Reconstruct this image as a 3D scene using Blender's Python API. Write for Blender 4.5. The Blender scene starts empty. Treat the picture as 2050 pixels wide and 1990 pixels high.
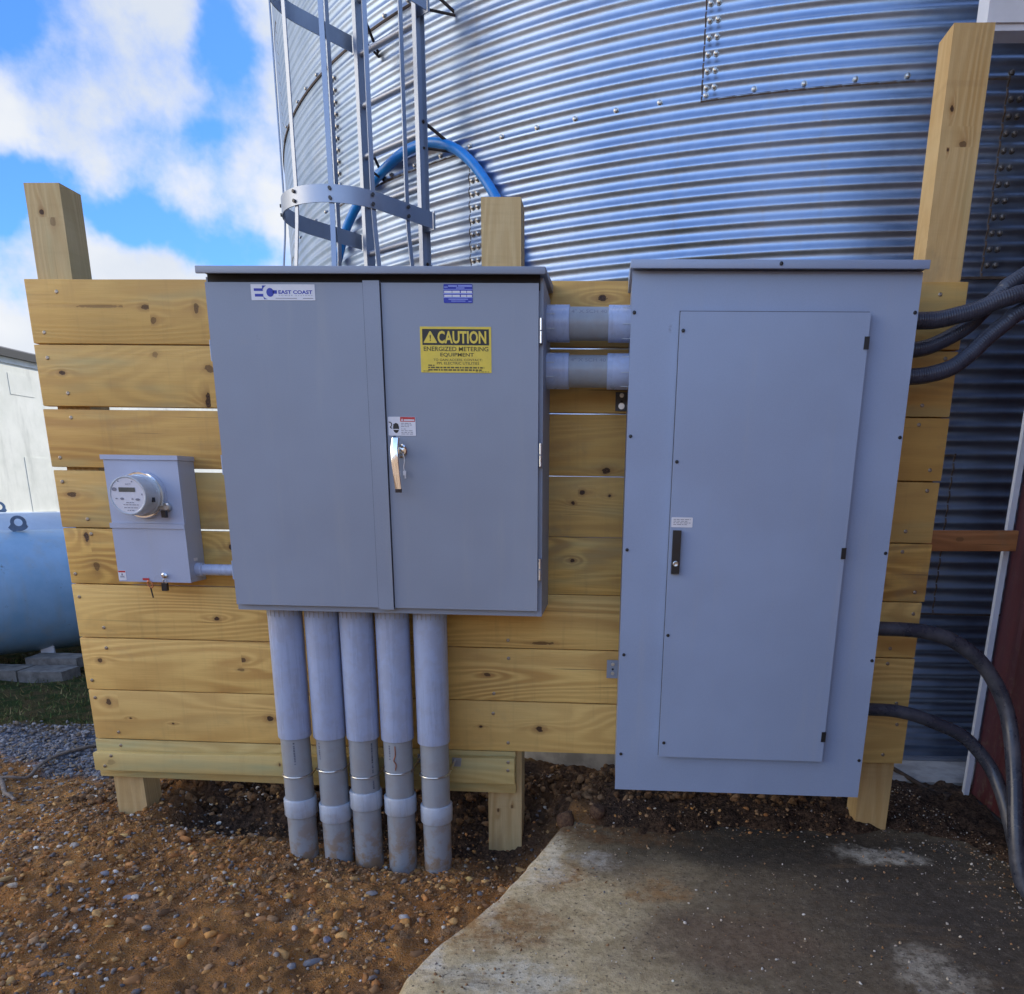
import bpy, bmesh, math, random
import numpy as np
from mathutils import Vector, Matrix, noise
R = math.radians
S = bpy.context.scene
COL = S.collection

# ------------------------------------------------------------------ camera
cam_d = bpy.data.cameras.new('camera')
cam = bpy.data.objects.new('camera', cam_d)
COL.objects.link(cam)
RM = ((0.9985896095363108, 0.050834431678223754, 0.015318364210005106),
      (0.02797592402517477, -0.25859117523107084, -0.9655816649913933),
      (-0.04512360137506772, 0.9646483632125054, -0.25964860090202363))   # rows: right, down, forward
right, down, fwd = (Vector(r) for r in RM)
m = Matrix((right, -down, -fwd)).transposed().to_4x4()
m.translation = Vector((2.32945524, -3.16556846, 1.48814349))
cam.matrix_world = m
cam_d.sensor_fit = 'HORIZONTAL'
cam_d.sensor_width = 36.0
cam_d.lens = 1500.0 / 2050.0 * 36.0
cam_d.shift_x = (1025.0 - 1136.298) / 2050.0
cam_d.shift_y = (1378.3228 - 995.0) / 2050.0
cam_d.clip_start = 0.05
cam_d.clip_end = 600.0
S.camera = cam

# ------------------------------------------------------------------ light, sky, exposure
SUN_AZ = Vector((0.60, 0.80))          # towards the sun, behind the silo
SUN_EL = R(42)
S.view_settings.view_transform = 'Standard'
S.view_settings.look = 'None'
S.view_settings.exposure = 0.80
S.view_settings.gamma = 1.0
sd = bpy.data.lights.new('sun', 'SUN')
sd.energy = 3.2
sd.angle = R(0.5)
sd.color = (1.0, 0.94, 0.85)
so = bpy.data.objects.new('sun', sd)
COL.objects.link(so)
sv = Vector((SUN_AZ.x * math.cos(SUN_EL), SUN_AZ.y * math.cos(SUN_EL), math.sin(SUN_EL))).normalized()
so.rotation_euler = (-sv).to_track_quat('-Z', 'Y').to_euler()
so.location = (10, 14, 14)

# ------------------------------------------------------------------ node helper
class NT:
    def __init__(self, tree):
        self.t = tree
        self.t.nodes.clear()
    def n(self, kind, **kw):
        nd = self.t.nodes.new(kind)
        for k, v in kw.items():
            setattr(nd, k, v)
        return nd
    def link(self, a, b):
        self.t.links.new(a, b)
    def setin(self, sock, v):
        if isinstance(v, bpy.types.NodeSocket):
            self.link(v, sock)
        elif v is not None:
            if sock.type == 'RGBA' and len(v) == 3:
                v = (*v, 1.0)
            sock.default_value = v
    def math(self, op, a, b=None, c=None, clamp=False):
        nd = self.n('ShaderNodeMath', operation=op)
        nd.use_clamp = clamp
        self.setin(nd.inputs[0], a)
        if b is not None: self.setin(nd.inputs[1], b)
        if c is not None: self.setin(nd.inputs[2], c)
        return nd.outputs[0]
    def vmath(self, op, a, b=None):
        nd = self.n('ShaderNodeVectorMath', operation=op)
        self.setin(nd.inputs[0], a)
        if b is not None: self.setin(nd.inputs[1], b)
        return nd.outputs['Value'] if op in ('DOT_PRODUCT', 'LENGTH', 'DISTANCE') else nd.outputs[0]
    def smooth(self, x, lo, hi, a=0.0, b=1.0):
        nd = self.n('ShaderNodeMapRange', interpolation_type='SMOOTHSTEP')
        self.setin(nd.inputs[0], x)
        for i, v in ((1, lo), (2, hi), (3, a), (4, b)):
            self.setin(nd.inputs[i], v)
        return nd.outputs[0]
    def mix(self, f, a, b, blend='MIX'):
        nd = self.n('ShaderNodeMix', data_type='RGBA', blend_type=blend)
        self.setin(nd.inputs[0], f)
        self.setin(nd.inputs[6], a)
        self.setin(nd.inputs[7], b)
        return nd.outputs[2]
    def noise(self, vec, scale, detail=2.0, rough=0.5, dist=0.0, color=False):
        nd = self.n('ShaderNodeTexNoise')
        if vec is not None: self.link(vec, nd.inputs['Vector'])
        nd.inputs['Scale'].default_value = scale
        nd.inputs['Detail'].default_value = detail
        nd.inputs['Roughness'].default_value = rough
        nd.inputs['Distortion'].default_value = dist
        return nd.outputs[1] if color else nd.outputs[0]
    def voro(self, vec, scale, feature='F1', out=0, rnd=1.0):
        nd = self.n('ShaderNodeTexVoronoi', feature=feature)
        if vec is not None: self.link(vec, nd.inputs['Vector'])
        nd.inputs['Scale'].default_value = scale
        nd.inputs['Randomness'].default_value = rnd
        return nd.outputs[out]
    def sep(self, v):
        nd = self.n('ShaderNodeSeparateXYZ')
        self.link(v, nd.inputs[0])
        return nd.outputs
    def comb(self, x, y, z):
        nd = self.n('ShaderNodeCombineXYZ')
        for i, v in enumerate((x, y, z)): self.setin(nd.inputs[i], v)
        return nd.outputs[0]
    def scale(self, vec, s):
        nd = self.n('ShaderNodeVectorMath', operation='MULTIPLY')
        self.link(vec, nd.inputs[0])
        nd.inputs[1].default_value = s
        return nd.outputs[0]
    def bump(self, h, strength=0.3, dist=0.01):
        nd = self.n('ShaderNodeBump')
        nd.inputs['Strength'].default_value = strength
        nd.inputs['Distance'].default_value = dist
        self.link(h, nd.inputs['Height'])
        return nd.outputs[0]
    def obj(self):
        return self.n('ShaderNodeTexCoord').outputs['Object']
    def rand(self):
        return self.n('ShaderNodeObjectInfo').outputs['Random']
    def attr(self, name):
        return self.n('ShaderNodeAttribute', attribute_name=name)
    def out(self, color, rough=0.6, metal=0.0, normal=None, spec=0.5, coat=0.0):
        b = self.n('ShaderNodeBsdfPrincipled')
        self.setin(b.inputs['Base Color'], color)
        self.setin(b.inputs['Roughness'], rough)
        self.setin(b.inputs['Metallic'], metal)
        self.setin(b.inputs['Specular IOR Level'], spec)
        if coat: b.inputs['Coat Weight'].default_value = coat
        if normal is not None: self.link(normal, b.inputs['Normal'])
        o = self.n('ShaderNodeOutputMaterial')
        self.link(b.outputs[0], o.inputs[0])

# ------------------------------------------------------------------ world
W = bpy.data.worlds.new('World')
S.world = W
W.use_nodes = True
w = NT(W.node_tree)
dirv = w.n('ShaderNodeTexCoord').outputs['Generated']
sky = w.n('ShaderNodeTexSky', sky_type='NISHITA')
sky.sun_disc = False
sky.sun_elevation = SUN_EL
sky.sun_rotation = math.atan2(SUN_AZ.x, SUN_AZ.y)
sky.air_density = 1.0
sky.dust_density = 0.4
sky.ozone_density = 2.0
dx, dy, dz = w.sep(dirv)
sa = w.math('DIVIDE', dx, w.math('MAXIMUM', dy, 0.05))
sb = w.math('DIVIDE', dz, w.math('MAXIMUM', dy, 0.05))
warp = w.noise(dirv, 7.0, 5.0, 0.6, color=True)
wx, wy, wz = w.sep(warp)
sa = w.math('ADD', sa, w.math('MULTIPLY', w.math('SUBTRACT', wx, 0.5), 0.16))
sb = w.math('ADD', sb, w.math('MULTIPLY', w.math('SUBTRACT', wy, 0.5), 0.12))
front = w.smooth(dy, 0.3, 0.5)
holes = None
for (ca, cb, la, lb, ang, amp) in ((-0.445, 0.50, 0.036, 0.070, 0.15, 0.95), (-0.620, 0.318, 0.26, 0.026, -0.22, 1.0),
                                   (-0.770, 0.335, 0.07, 0.035, -0.2, 0.8), (-0.725, 0.53, 0.065, 0.05, 0.5, 0.85),
                                   (-0.470, 0.400, 0.05, 0.022, 0.2, 0.55)):
    u = w.math('SUBTRACT', sa, ca)
    v = w.math('SUBTRACT', sb, cb)
    c, s = math.cos(ang), math.sin(ang)
    p = w.math('DIVIDE', w.math('ADD', w.math('MULTIPLY', u, c), w.math('MULTIPLY', v, s)), la)
    q = w.math('DIVIDE', w.math('SUBTRACT', w.math('MULTIPLY', v, c), w.math('MULTIPLY', u, s)), lb)
    r2 = w.math('ADD', w.math('MULTIPLY', p, p), w.math('MULTIPLY', q, q))
    h = w.math('MULTIPLY', w.math('EXPONENT', w.math('MULTIPLY', r2, -0.8)), amp)
    holes = h if holes is None else w.math('ADD', holes, h)
cn = w.noise(dirv, 9.0, 7.0, 0.58)
cn2 = w.noise(dirv, 2.6, 5.0, 0.5)
front_c = w.math('SUBTRACT', w.math('ADD', 0.74, w.math('MULTIPLY', w.math('SUBTRACT', cn, 0.5), 2.2)), holes)
# the rest of the sky: deep blue overhead, a bright broken bank of sunlit cloud low down opposite the sun
back_c = w.math('ADD', -0.38, w.math('MULTIPLY', w.math('SUBTRACT', cn2, 0.5), 1.5))
back_c = w.math('ADD', back_c, w.smooth(dz, 0.06, 0.20, 0.42, 0.0))
back_c = w.math('ADD', back_c, w.smooth(dz, 0.972, 1.0, 0.0, 0.95))
back_c = w.math('ADD', back_c, w.math('MULTIPLY', w.smooth(dx, -0.90, -0.62, 1.25, 0.0), w.smooth(dy, -0.95, -0.70, 0.0, 1.0)))
cm = w.math('ADD', w.math('MULTIPLY', front_c, front), w.math('MULTIPLY', back_c, w.math('SUBTRACT', 1.0, front)))
cloud = w.smooth(cm, 0.0, 0.80)
cshade = w.noise(dirv, 4.0, 6.0, 0.55)
ccol = w.mix(w.smooth(cshade, 0.32, 0.66), (4.15, 4.5, 5.1), (5.5, 5.6, 5.75))
ccol = w.mix(w.smooth(dy, -0.2, 0.4), (26.0, 23.6, 20.4), ccol)
blue = w.mix(1.0, sky.outputs[0], (0.46, 0.85, 1.42), 'MULTIPLY')
blue_b = w.mix(1.0, sky.outputs[0], (2.95, 2.72, 2.78), 'MULTIPLY')
blue = w.mix(w.smooth(dy, -0.2, 0.4), blue_b, blue)
skyc = w.mix(cloud, blue, ccol)
bg = w.n('ShaderNodeBackground')
w.link(skyc, bg.inputs[0])
bg.inputs[1].default_value = 0.1
wo = w.n('ShaderNodeOutputWorld')
w.link(bg.outputs[0], wo.inputs[0])

# ------------------------------------------------------------------ material library
def mat(name):
    mt = bpy.data.materials.new(name)
    mt.use_nodes = True
    return mt, NT(mt.node_tree)

def simple(name, col, rough=0.5, metal=0.0, var=0.12, nscale=30.0, bump=0.0, bscale=200.0, spec=0.5):
    mt, t = mat(name)
    o = t.obj()
    n1 = t.noise(o, nscale, 4.0, 0.6)
    dark = tuple(c * (1 - var) for c in col)
    lite = tuple(min(1, c * (1 + var)) for c in col)
    c = t.mix(t.smooth(n1, 0.3, 0.7), dark, lite)
    nm = t.bump(t.noise(o, bscale, 3.0, 0.6), bump, 0.002) if bump else None
    rr = t.smooth(n1, 0.3, 0.7, max(0.02, rough - 0.06), rough + 0.06)
    t.out(c, rr, metal, nm, spec)
    return mt

def enamel(name, col, rough=0.42):
    """grey powder coat: fine orange peel, faint cloudy dust"""
    mt, t = mat(name)
    o = t.obj()
    big = t.noise(o, 1.7, 3.0, 0.6)
    st = t.noise(t.scale(o, (14.0, 14.0, 1.2)), 1.0, 4.0, 0.6)
    sp = t.noise(o, 420.0, 2.0, 0.5)
    c = t.mix(t.smooth(big, 0.3, 0.7), tuple(x * 0.93 for x in col), tuple(x * 1.06 for x in col))
    c = t.mix(t.smooth(st, 0.52, 0.8, 0.0, 0.16), c, (0.42, 0.40, 0.36))
    c = t.mix(t.smooth(sp, 0.35, 0.65, 0.0, 0.10), c, tuple(x * 1.5 for x in col))
    sm = t.noise(o, 5.5, 5.0, 0.7)
    c = t.mix(t.smooth(sm, 0.60, 0.80, 0.0, 0.16), c, (0.36, 0.33, 0.29))
    sc = t.voro(t.scale(o, (5.0, 5.0, 3.2)), 1.0)
    scn = t.noise(o, 70.0, 3.0, 0.7)
    c = t.mix(t.math('MULTIPLY', t.smooth(sc, 0.02, 0.07, 0.55, 0.0), t.smooth(scn, 0.50, 0.60)), c, (0.10, 0.10, 0.11))
    nm = t.bump(t.noise(o, 260.0, 2.0, 0.5), 0.10, 0.002)
    nm2 = t.n('ShaderNodeBump')
    nm2.inputs['Strength'].default_value = 0.10
    nm2.inputs['Distance'].default_value = 0.02
    t.link(t.noise(o, 2.5, 2.0, 0.5), nm2.inputs['Height'])
    t.link(nm, nm2.inputs['Normal'])
    t.out(c, t.smooth(big, 0.3, 0.7, rough - 0.05, rough + 0.07), 0.0, nm2.outputs[0])
    return mt

def wood(name, vertical=False, light=(0.76, 0.465, 0.120), dark=(0.40, 0.195, 0.045), green=0.25):
    mt, t = mat(name)
    o = t.obj()
    x, y, z = t.sep(o)
    rnd = t.math('MULTIPLY', t.rand(), 61.0)
    L, A = (z, x) if vertical else (x, z)
    Lr = t.math('ADD', L, rnd)
    kn = t.attr('knot')
    ku, kv, ks = t.sep(kn.outputs['Vector'])
    wob = t.noise(o, 38.0, 3.0, 0.6)
    ku2 = t.math('ADD', ku, t.math('MULTIPLY', t.math('SUBTRACT', wob, 0.5), 2.2))
    r2 = t.math('ADD', t.math('MULTIPLY', ku2, ku2), t.math('MULTIPLY', kv, kv))
    kr = t.math('SQRT', r2)
    defl = t.math('MULTIPLY', t.math('EXPONENT', t.math('MULTIPLY', t.math('ADD', t.math('MULTIPLY', t.math('MULTIPLY', ku, ku), 0.05), t.math('MULTIPLY', t.math('MULTIPLY', kv, kv), 0.22)), -1.0)), ks)
    P = t.comb(t.math('MULTIPLY', Lr, 0.55), t.math('ADD', t.math('MULTIPLY', A, 4.2), rnd), t.math('MULTIPLY', y, 5.0))
    g = t.noise(P, 1.0, 1.2, 0.45)
    g2 = t.noise(t.comb(t.math('MULTIPLY', Lr, 5.0), t.math('MULTIPLY', A, 26.0), y), 1.0, 2.0, 0.5)
    gg = t.math('ADD', t.math('ADD', g, t.math('MULTIPLY', defl, 0.065)), t.math('MULTIPLY', g2, 0.020))
    band = t.math('ABSOLUTE', t.math('SUBTRACT', t.math('FRACT', t.math('MULTIPLY', gg, 21.0)), 0.5))
    late = t.smooth(band, 0.10, 0.46)                       # thin darker late-wood lines
    fib = t.noise(t.comb(t.math('MULTIPLY', Lr, 7.0), t.math('MULTIPLY', A, 330.0), t.math('MULTIPLY', y, 330.0)), 1.0, 3.0, 0.7)
    patch = t.noise(t.comb(t.math('MULTIPLY', Lr, 1.3), t.math('MULTIPLY', A, 5.0), y), 1.0, 3.0, 0.55)
    strength = t.smooth(patch, 0.30, 0.70, 0.20, 0.90)
    c = t.mix(t.math('MULTIPLY', t.math('SUBTRACT', 1.0, late), strength), light, dark)
    c = t.mix(t.smooth(fib, 0.35, 0.75, 0.0, 0.40), c, dark)
    r1 = t.rand()
    r2_ = t.math('FRACT', t.math('MULTIPLY', r1, 7.31))
    c = t.mix(t.smooth(r1, 0.1, 1.0, 0.0, 0.50), c, (0.52, 0.29, 0.085))
    c = t.mix(t.smooth(r2_, 0.3, 1.0, 0.0, 0.40), c, (0.68, 0.46, 0.155))
    saw = t.noise(t.comb(t.math('MULTIPLY', Lr, 26.0), t.math('MULTIPLY', A, 1.5), rnd), 1.0, 4.0, 0.7)
    c = t.mix(t.smooth(saw, 0.50, 0.78, 0.0, 0.22), c, (0.33, 0.20, 0.075))
    lon = t.noise(t.comb(t.math('MULTIPLY', Lr, 1.6), t.math('MULTIPLY', A, 0.8), rnd), 1.0, 3.0, 0.6)
    c = t.mix(t.smooth(lon, 0.52, 0.72, 0.0, 0.30), c, light)
    spl = t.noise(t.comb(t.math('MULTIPLY', Lr, 1.4), t.math('MULTIPLY', A, 75.0), rnd), 1.0, 2.0, 0.5)
    c = t.mix(t.math('MULTIPLY', t.smooth(spl, 0.70, 0.76, 0.0, 0.75), t.smooth(lon, 0.40, 0.60, 1.0, 0.2)), c, (0.16, 0.085, 0.03))
    gp = t.noise(t.comb(t.math('MULTIPLY', Lr, 1.1), t.math('MULTIPLY', A, 6.0), rnd), 1.0, 3.0, 0.6)
    c = t.mix(t.smooth(gp, 0.50, 0.75, 0.0, green), c, (0.36, 0.38, 0.20))
    st = t.noise(t.comb(t.math('MULTIPLY', Lr, 2.2), t.math('MULTIPLY', A, 3.0), rnd), 1.0, 5.0, 0.7)
    c = t.mix(t.smooth(st, 0.55, 0.78, 0.0, 0.50), c, (0.27, 0.20, 0.115))
    # knot: halo, ring, core
    has = t.math('GREATER_THAN', ks, 0.01)
    c = t.mix(t.math('MULTIPLY', t.math('MULTIPLY', t.smooth(kr, 0.8, 2.4, 0.55, 0.0), has), t.math('MINIMUM', ks, 1.0)), c, (0.30, 0.155, 0.05))
    flare = t.math('EXPONENT', t.math('MULTIPLY', t.math('ADD', t.math('MULTIPLY', t.math('MULTIPLY', ku, ku), 0.035), t.math('MULTIPLY', t.math('MULTIPLY', kv, kv), 1.1)), -1.0))
    c = t.mix(t.math('MULTIPLY', t.math('MULTIPLY', flare, 0.42), t.math('MINIMUM', ks, 1.0)), c, (0.36, 0.17, 0.05))
    core = t.math('MULTIPLY', t.math('MULTIPLY', t.smooth(kr, 0.82, 1.02, 1.0, 0.0), has), t.math('MINIMUM', ks, 1.0))
    kc = t.mix(t.smooth(t.math('FRACT', t.math('MULTIPLY', kr, 2.6)), 0.2, 0.8), (0.022, 0.011, 0.006), (0.11, 0.052, 0.02))
    c = t.mix(core, c, kc)
    hgt = t.math('ADD', t.math('MULTIPLY', fib, 0.6), t.math('MULTIPLY', late, 0.4))
    hgt = t.math('SUBTRACT', hgt, t.math('MULTIPLY', core, 1.5))
    t.out(c, t.smooth(fib, 0.3, 0.7, 0.55, 0.75), 0.0, t.bump(hgt, 0.28, 0.003), 0.35)
    return mt

M = {}
M['wood'] = wood('plank_wood', green=0.45)
M['post'] = wood('post_wood', True, (0.64, 0.50, 0.255), (0.42, 0.28, 0.11), 0.40)
M['wood_pale'] = wood('pale_plank_wood', False, (0.84, 0.56, 0.175), (0.52, 0.28, 0.075), 0.10)
M['treated'] = wood('treated_wood', False, (0.62, 0.52, 0.22), (0.40, 0.30, 0.10), 0.8)
M['orange_wood'] = wood('old_wood', False, (0.46, 0.175, 0.065), (0.24, 0.08, 0.03), 0.0)
M['grey'] = enamel('grey_enamel', (0.255, 0.290, 0.355), 0.42)
M['grey2'] = enamel('pale_grey_enamel', (0.275, 0.345, 0.485), 0.34)
M['galv_box'] = enamel('meter_box_enamel', (0.385, 0.43, 0.545), 0.28)
M['black'] = simple('black_plastic', (0.012, 0.012, 0.014), 0.35)
M['flat_black'] = simple('dark_gap', (0.02, 0.02, 0.022), 0.8)  # flat black, also used for the painted shade strips on the metering cabinet
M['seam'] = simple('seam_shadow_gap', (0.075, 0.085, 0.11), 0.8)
M['chrome'] = simple('chrome', (0.78, 0.78, 0.76), 0.13, 1.0, 0.03)
M['steel'] = simple('zinc_steel', (0.60, 0.60, 0.58), 0.32, 1.0, 0.1, 60)
M['screw'] = simple('screw_steel', (0.34, 0.29, 0.23), 0.42, 0.9, 0.2, 200)
M['dark_plate'] = simple('dark_bracket', (0.075, 0.07, 0.068), 0.5, 0.3)
M['copper'] = simple('copper', (0.55, 0.22, 0.11), 0.4, 1.0, 0.2, 60)
M['white'] = simple('white_label', (0.72, 0.72, 0.75), 0.35, 0, 0.03)
M['yellow'] = simple('yellow_label', (0.74, 0.56, 0.05), 0.38, 0, 0.05)
M['ink'] = simple('black_ink', (0.02, 0.017, 0.012), 0.5, 0, 0.03)
M['brown_ink'] = simple('soft_black_ink', (0.10, 0.075, 0.012), 0.5, 0, 0.03)
M['grey_ink'] = simple('grey_ink', (0.20, 0.20, 0.24), 0.5, 0, 0.03)
M['blue_ink'] = simple('blue_ink', (0.014, 0.025, 0.36), 0.4, 0, 0.03)
M['pale_blue'] = simple('pale_blue_ink', (0.28, 0.34, 0.80), 0.4, 0, 0.03)
M['red'] = simple('red_ink', (0.50, 0.03, 0.03), 0.4, 0, 0.03)
M['glass_white'] = simple('meter_dial', (0.66, 0.66, 0.70), 0.25, 0, 0.02)
M['lcd'] = simple('lcd', (0.10, 0.11, 0.10), 0.15, 0, 0.05)
M['meter_cover'] = simple('meter_cover', (0.50, 0.53, 0.56), 0.12, 0, 0.05)
M['hose_blue'] = simple('blue_hose', (0.008, 0.21, 0.60), 0.35, 0, 0.12, 12)

def pvc(name, col, rough=0.34):
    mt, t = mat(name)
    o = t.obj()
    sx = t.noise(t.scale(o, (40.0, 40.0, 2.0)), 1.0, 4.0, 0.65)
    mud = t.noise(o, 16.0, 5.0, 0.65)
    zz = t.sep(o)[2]
    c = t.mix(t.smooth(sx, 0.3, 0.75), tuple(x * 0.96 for x in col), tuple(x * 1.03 for x in col))
    mk = t.math('MULTIPLY', t.smooth(mud, 0.42, 0.60), t.smooth(zz, -0.16, 0.16, 0.95, 0.14))
    c = t.mix(mk, c, (0.28, 0.19, 0.11))
    t.out(c, t.smooth(sx, 0.3, 0.7, rough - 0.04, rough + 0.12), 0.0, t.bump(sx, 0.02, 0.002))
    return mt
M['pvc'] = pvc('grey_pvc', (0.315, 0.340, 0.365))
M['pvc_sleeve'] = pvc('pale_grey_pvc', (0.40, 0.475, 0.65), 0.27)
M['pvc_coupling'] = pvc('light_grey_pvc', (0.44, 0.50, 0.58), 0.28)
M['flex'] = simple('flexible_conduit', (0.050, 0.058, 0.082), 0.32, 0, 0.15, 30, 0.1)

def dirty_hose():
    mt, t = mat('dusty_hose')
    o = t.obj()
    n1 = t.noise(o, 8.0, 6.0, 0.7)
    n2 = t.noise(o, 60.0, 3.0, 0.6)
    c = t.mix(t.smooth(n1, 0.42, 0.68), (0.030, 0.034, 0.048), (0.075, 0.078, 0.092))
    c = t.mix(t.smooth(n2, 0.58, 0.78, 0.0, 0.4), c, (0.17, 0.155, 0.14))
    t.out(c, t.smooth(n1, 0.4, 0.7, 0.24, 0.5), 0.0, t.bump(n2, 0.12, 0.003))
    return mt
M['hose'] = dirty_hose()

def galvanised(name, silo=False):
    mt, t = mat(name)
    o = t.obj()
    x, y, z = t.sep(o)
    sp = t.voro(o, 45.0 if silo else 90.0, out=1)
    spv = t.sep(sp)[0]
    blot = t.noise(o, 1.6, 5.0, 0.6)
    streak = t.noise(t.comb(t.math('MULTIPLY', x, 9.0), t.math('MULTIPLY', y, 9.0), t.math('MULTIPLY', z, 0.7)), 1.0, 5.0, 0.65)
    c = t.mix(t.smooth(blot, 0.3, 0.7), *(((0.27, 0.355, 0.49), (0.37, 0.455, 0.585)) if silo else ((0.46, 0.48, 0.51), (0.58, 0.60, 0.63))))
    c = t.mix(t.smooth(streak, 0.52, 0.78, 0.0, 0.42), c, (0.36, 0.34, 0.31))
    c = t.mix(t.math('MULTIPLY', spv, 0.05), c, (0.8, 0.8, 0.82))
    if silo:
        rim = t.noise(o, 2.2, 3.0, 0.55)
        c = t.mix(t.smooth(rim, 0.55, 0.80, 0.0, 0.30), c, (0.42, 0.36, 0.32))
    ro = t.math('ADD', t.smooth(blot, 0.3, 0.7, *((0.31, 0.43) if silo else (0.38, 0.48))), t.math('MULTIPLY', spv, 0.03))
    nm = t.n('ShaderNodeBump')
    nm.inputs['Strength'].default_value = 0.05
    nm.inputs['Distance'].default_value = 0.01
    t.link(t.noise(o, 4.0, 2.0, 0.5), nm.inputs['Height'])
    if not silo: c = t.mix(1.0, c, (0.62, 0.66, 0.74), 'MULTIPLY')
    t.out(c, ro, 1.0 if silo else 0.8, nm.outputs[0])
    return mt
M['silo'] = galvanised('corrugated_galvanised', True)
M['galv'] = galvanised('galvanised_steel')
M['lap_shade_dirt'] = simple('lap_shade_and_dirt', (0.075, 0.055, 0.045), 0.8, 0, 0.3, 40)  # one dark colour for both lap shadow and edge dirt

def red_metal():
    mt, t = mat('red_siding')
    o = t.obj()
    x, y, z = t.sep(o)
    st = t.noise(t.comb(t.math('MULTIPLY', x, 8.0), t.math('MULTIPLY', y, 14.0), t.math('MULTIPLY', z, 0.9)), 1.0, 5.0, 0.7)
    sc = t.noise(o, 28.0, 6.0, 0.75)
    c = t.mix(t.smooth(st, 0.3, 0.7), (0.060, 0.013, 0.016), (0.105, 0.018, 0.020))
    low = t.smooth(z, 0.05, 0.9, 0.75, 0.12)
    c = t.mix(t.math('MULTIPLY', t.smooth(sc, 0.50, 0.66), low), c, (0.15, 0.105, 0.06))
    t.out(c, 0.5, 0.0, t.bump(sc, 0.2, 0.004))
    return mt
M['red_siding'] = red_metal()
M['white_trim'] = simple('white_trim', (0.66, 0.69, 0.74), 0.4, 0, 0.05, 8)

def cream_wall():
    mt, t = mat('weathered_cream')
    o = t.obj()
    x, y, z = t.sep(o)
    st = t.noise(t.comb(x, t.math('MULTIPLY', y, 4.5), t.math('MULTIPLY', z, 0.8)), 1.0, 5.0, 0.65)
    bl = t.noise(o, 2.1, 6.0, 0.62)
    c = t.mix(t.smooth(bl, 0.3, 0.7), (0.60, 0.61, 0.55), (0.72, 0.72, 0.66))
    c = t.mix(t.smooth(st, 0.50, 0.80, 0.0, 0.55), c, (0.34, 0.35, 0.32))
    t.out(c, 0.6)
    return mt
M['cream'] = cream_wall()
M['cream_patch'] = simple('pale_patch', (0.76, 0.75, 0.70), 0.6, 0, 0.08, 6)
M['roof_dark'] = simple('dark_roof_edge', (0.05, 0.05, 0.05), 0.5)
M['roof'] = simple('grey_roof', (0.20, 0.20, 0.21), 0.5)

def tank_paint():
    mt, t = mat('tank_paint')
    o = t.obj()
    n1 = t.noise(o, 3.0, 6.0, 0.65)
    chip = t.noise(o, 11.0, 6.0, 0.78)
    st = t.noise(t.scale(o, (9.0, 9.0, 0.8)), 1.0, 4.0, 0.6)
    c = t.mix(t.smooth(n1, 0.3, 0.7), (0.20, 0.365, 0.52), (0.29, 0.46, 0.62))
    c = t.mix(t.smooth(st, 0.46, 0.75, 0.0, 0.55), c, (0.30, 0.36, 0.40))
    c = t.mix(t.smooth(chip, 0.63, 0.70, 0.0, 0.8), c, (0.12, 0.13, 0.14))
    t.out(c, t.smooth(n1, 0.3, 0.7, 0.36, 0.5), 0.0, t.bump(n1, 0.05, 0.01))
    return mt
M['tank'] = tank_paint()
M['tank_far'] = simple('far_tank_paint', (0.46, 0.54, 0.62), 0.45, 0, 0.08, 5)
M['lug'] = simple('dark_lug_paint', (0.10, 0.15, 0.22), 0.5, 0, 0.15, 20)
M['block'] = simple('concrete_block', (0.17, 0.155, 0.135), 0.9, 0, 0.35, 14, 0.6, 60)

def ground_mat():
    mt, t = mat('dirt_ground')
    g = t.n('ShaderNodeNewGeometry').outputs['Position']
    zone = t.attr('zone')
    zr, zg, zb = t.sep(zone.outputs['Vector'])
    n1 = t.noise(g, 1.9, 6.0, 0.62)
    n2 = t.noise(g, 9.0, 6.0, 0.65)
    n3 = t.noise(g, 55.0, 5.0, 0.7)
    n4 = t.noise(g, 170.0, 3.0, 0.6)
    c = t.mix(t.smooth(n1, 0.36, 0.64), (0.50, 0.215, 0.064), (0.68, 0.330, 0.105))
    c = t.mix(t.smooth(n2, 0.48, 0.62, 0.0, 0.85), c, (0.29, 0.145, 0.060))
    big = t.noise(g, 3.4, 5.0, 0.65)
    c = t.mix(t.smooth(big, 0.50, 0.62, 0.0, 0.65), c, (0.33, 0.18, 0.085))
    c = t.mix(t.smooth(big, 0.32, 0.44, 0.55, 0.0), c, (0.44, 0.33, 0.21))
    c = t.mix(t.smooth(n3, 0.54, 0.68, 0.0, 0.60), c, (0.20, 0.105, 0.05))
    c = t.mix(t.smooth(n3, 0.28, 0.42, 0.5, 0.0), c, (0.56, 0.31, 0.12))
    c = t.mix(t.smooth(n4, 0.57, 0.66, 0.0, 0.6), c, (0.44, 0.38, 0.30))
    c = t.mix(t.smooth(n4, 0.32, 0.42, 0.35, 0.0), c, (0.16, 0.085, 0.042))
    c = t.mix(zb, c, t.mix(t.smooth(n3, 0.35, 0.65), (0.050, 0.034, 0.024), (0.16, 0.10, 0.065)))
    gv = t.voro(g, 34.0, out=1)
    c = t.mix(zr, c, t.mix(t.sep(gv)[0], (0.10, 0.115, 0.15), (0.30, 0.32, 0.37)))
    c = t.mix(zg, c, t.mix(t.smooth(n2, 0.40, 0.62), (0.045, 0.065, 0.022), (0.12, 0.088, 0.042)))
    h = t.math('ADD', t.math('MULTIPLY', n2, 0.5), t.math('ADD', t.math('MULTIPLY', n3, 0.65), t.math('MULTIPLY', n4, 0.40)))
    t.out(c, 0.9, 0.0, t.bump(h, 1.0, 0.045), 0.06)
    return mt
M['ground'] = ground_mat()

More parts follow.
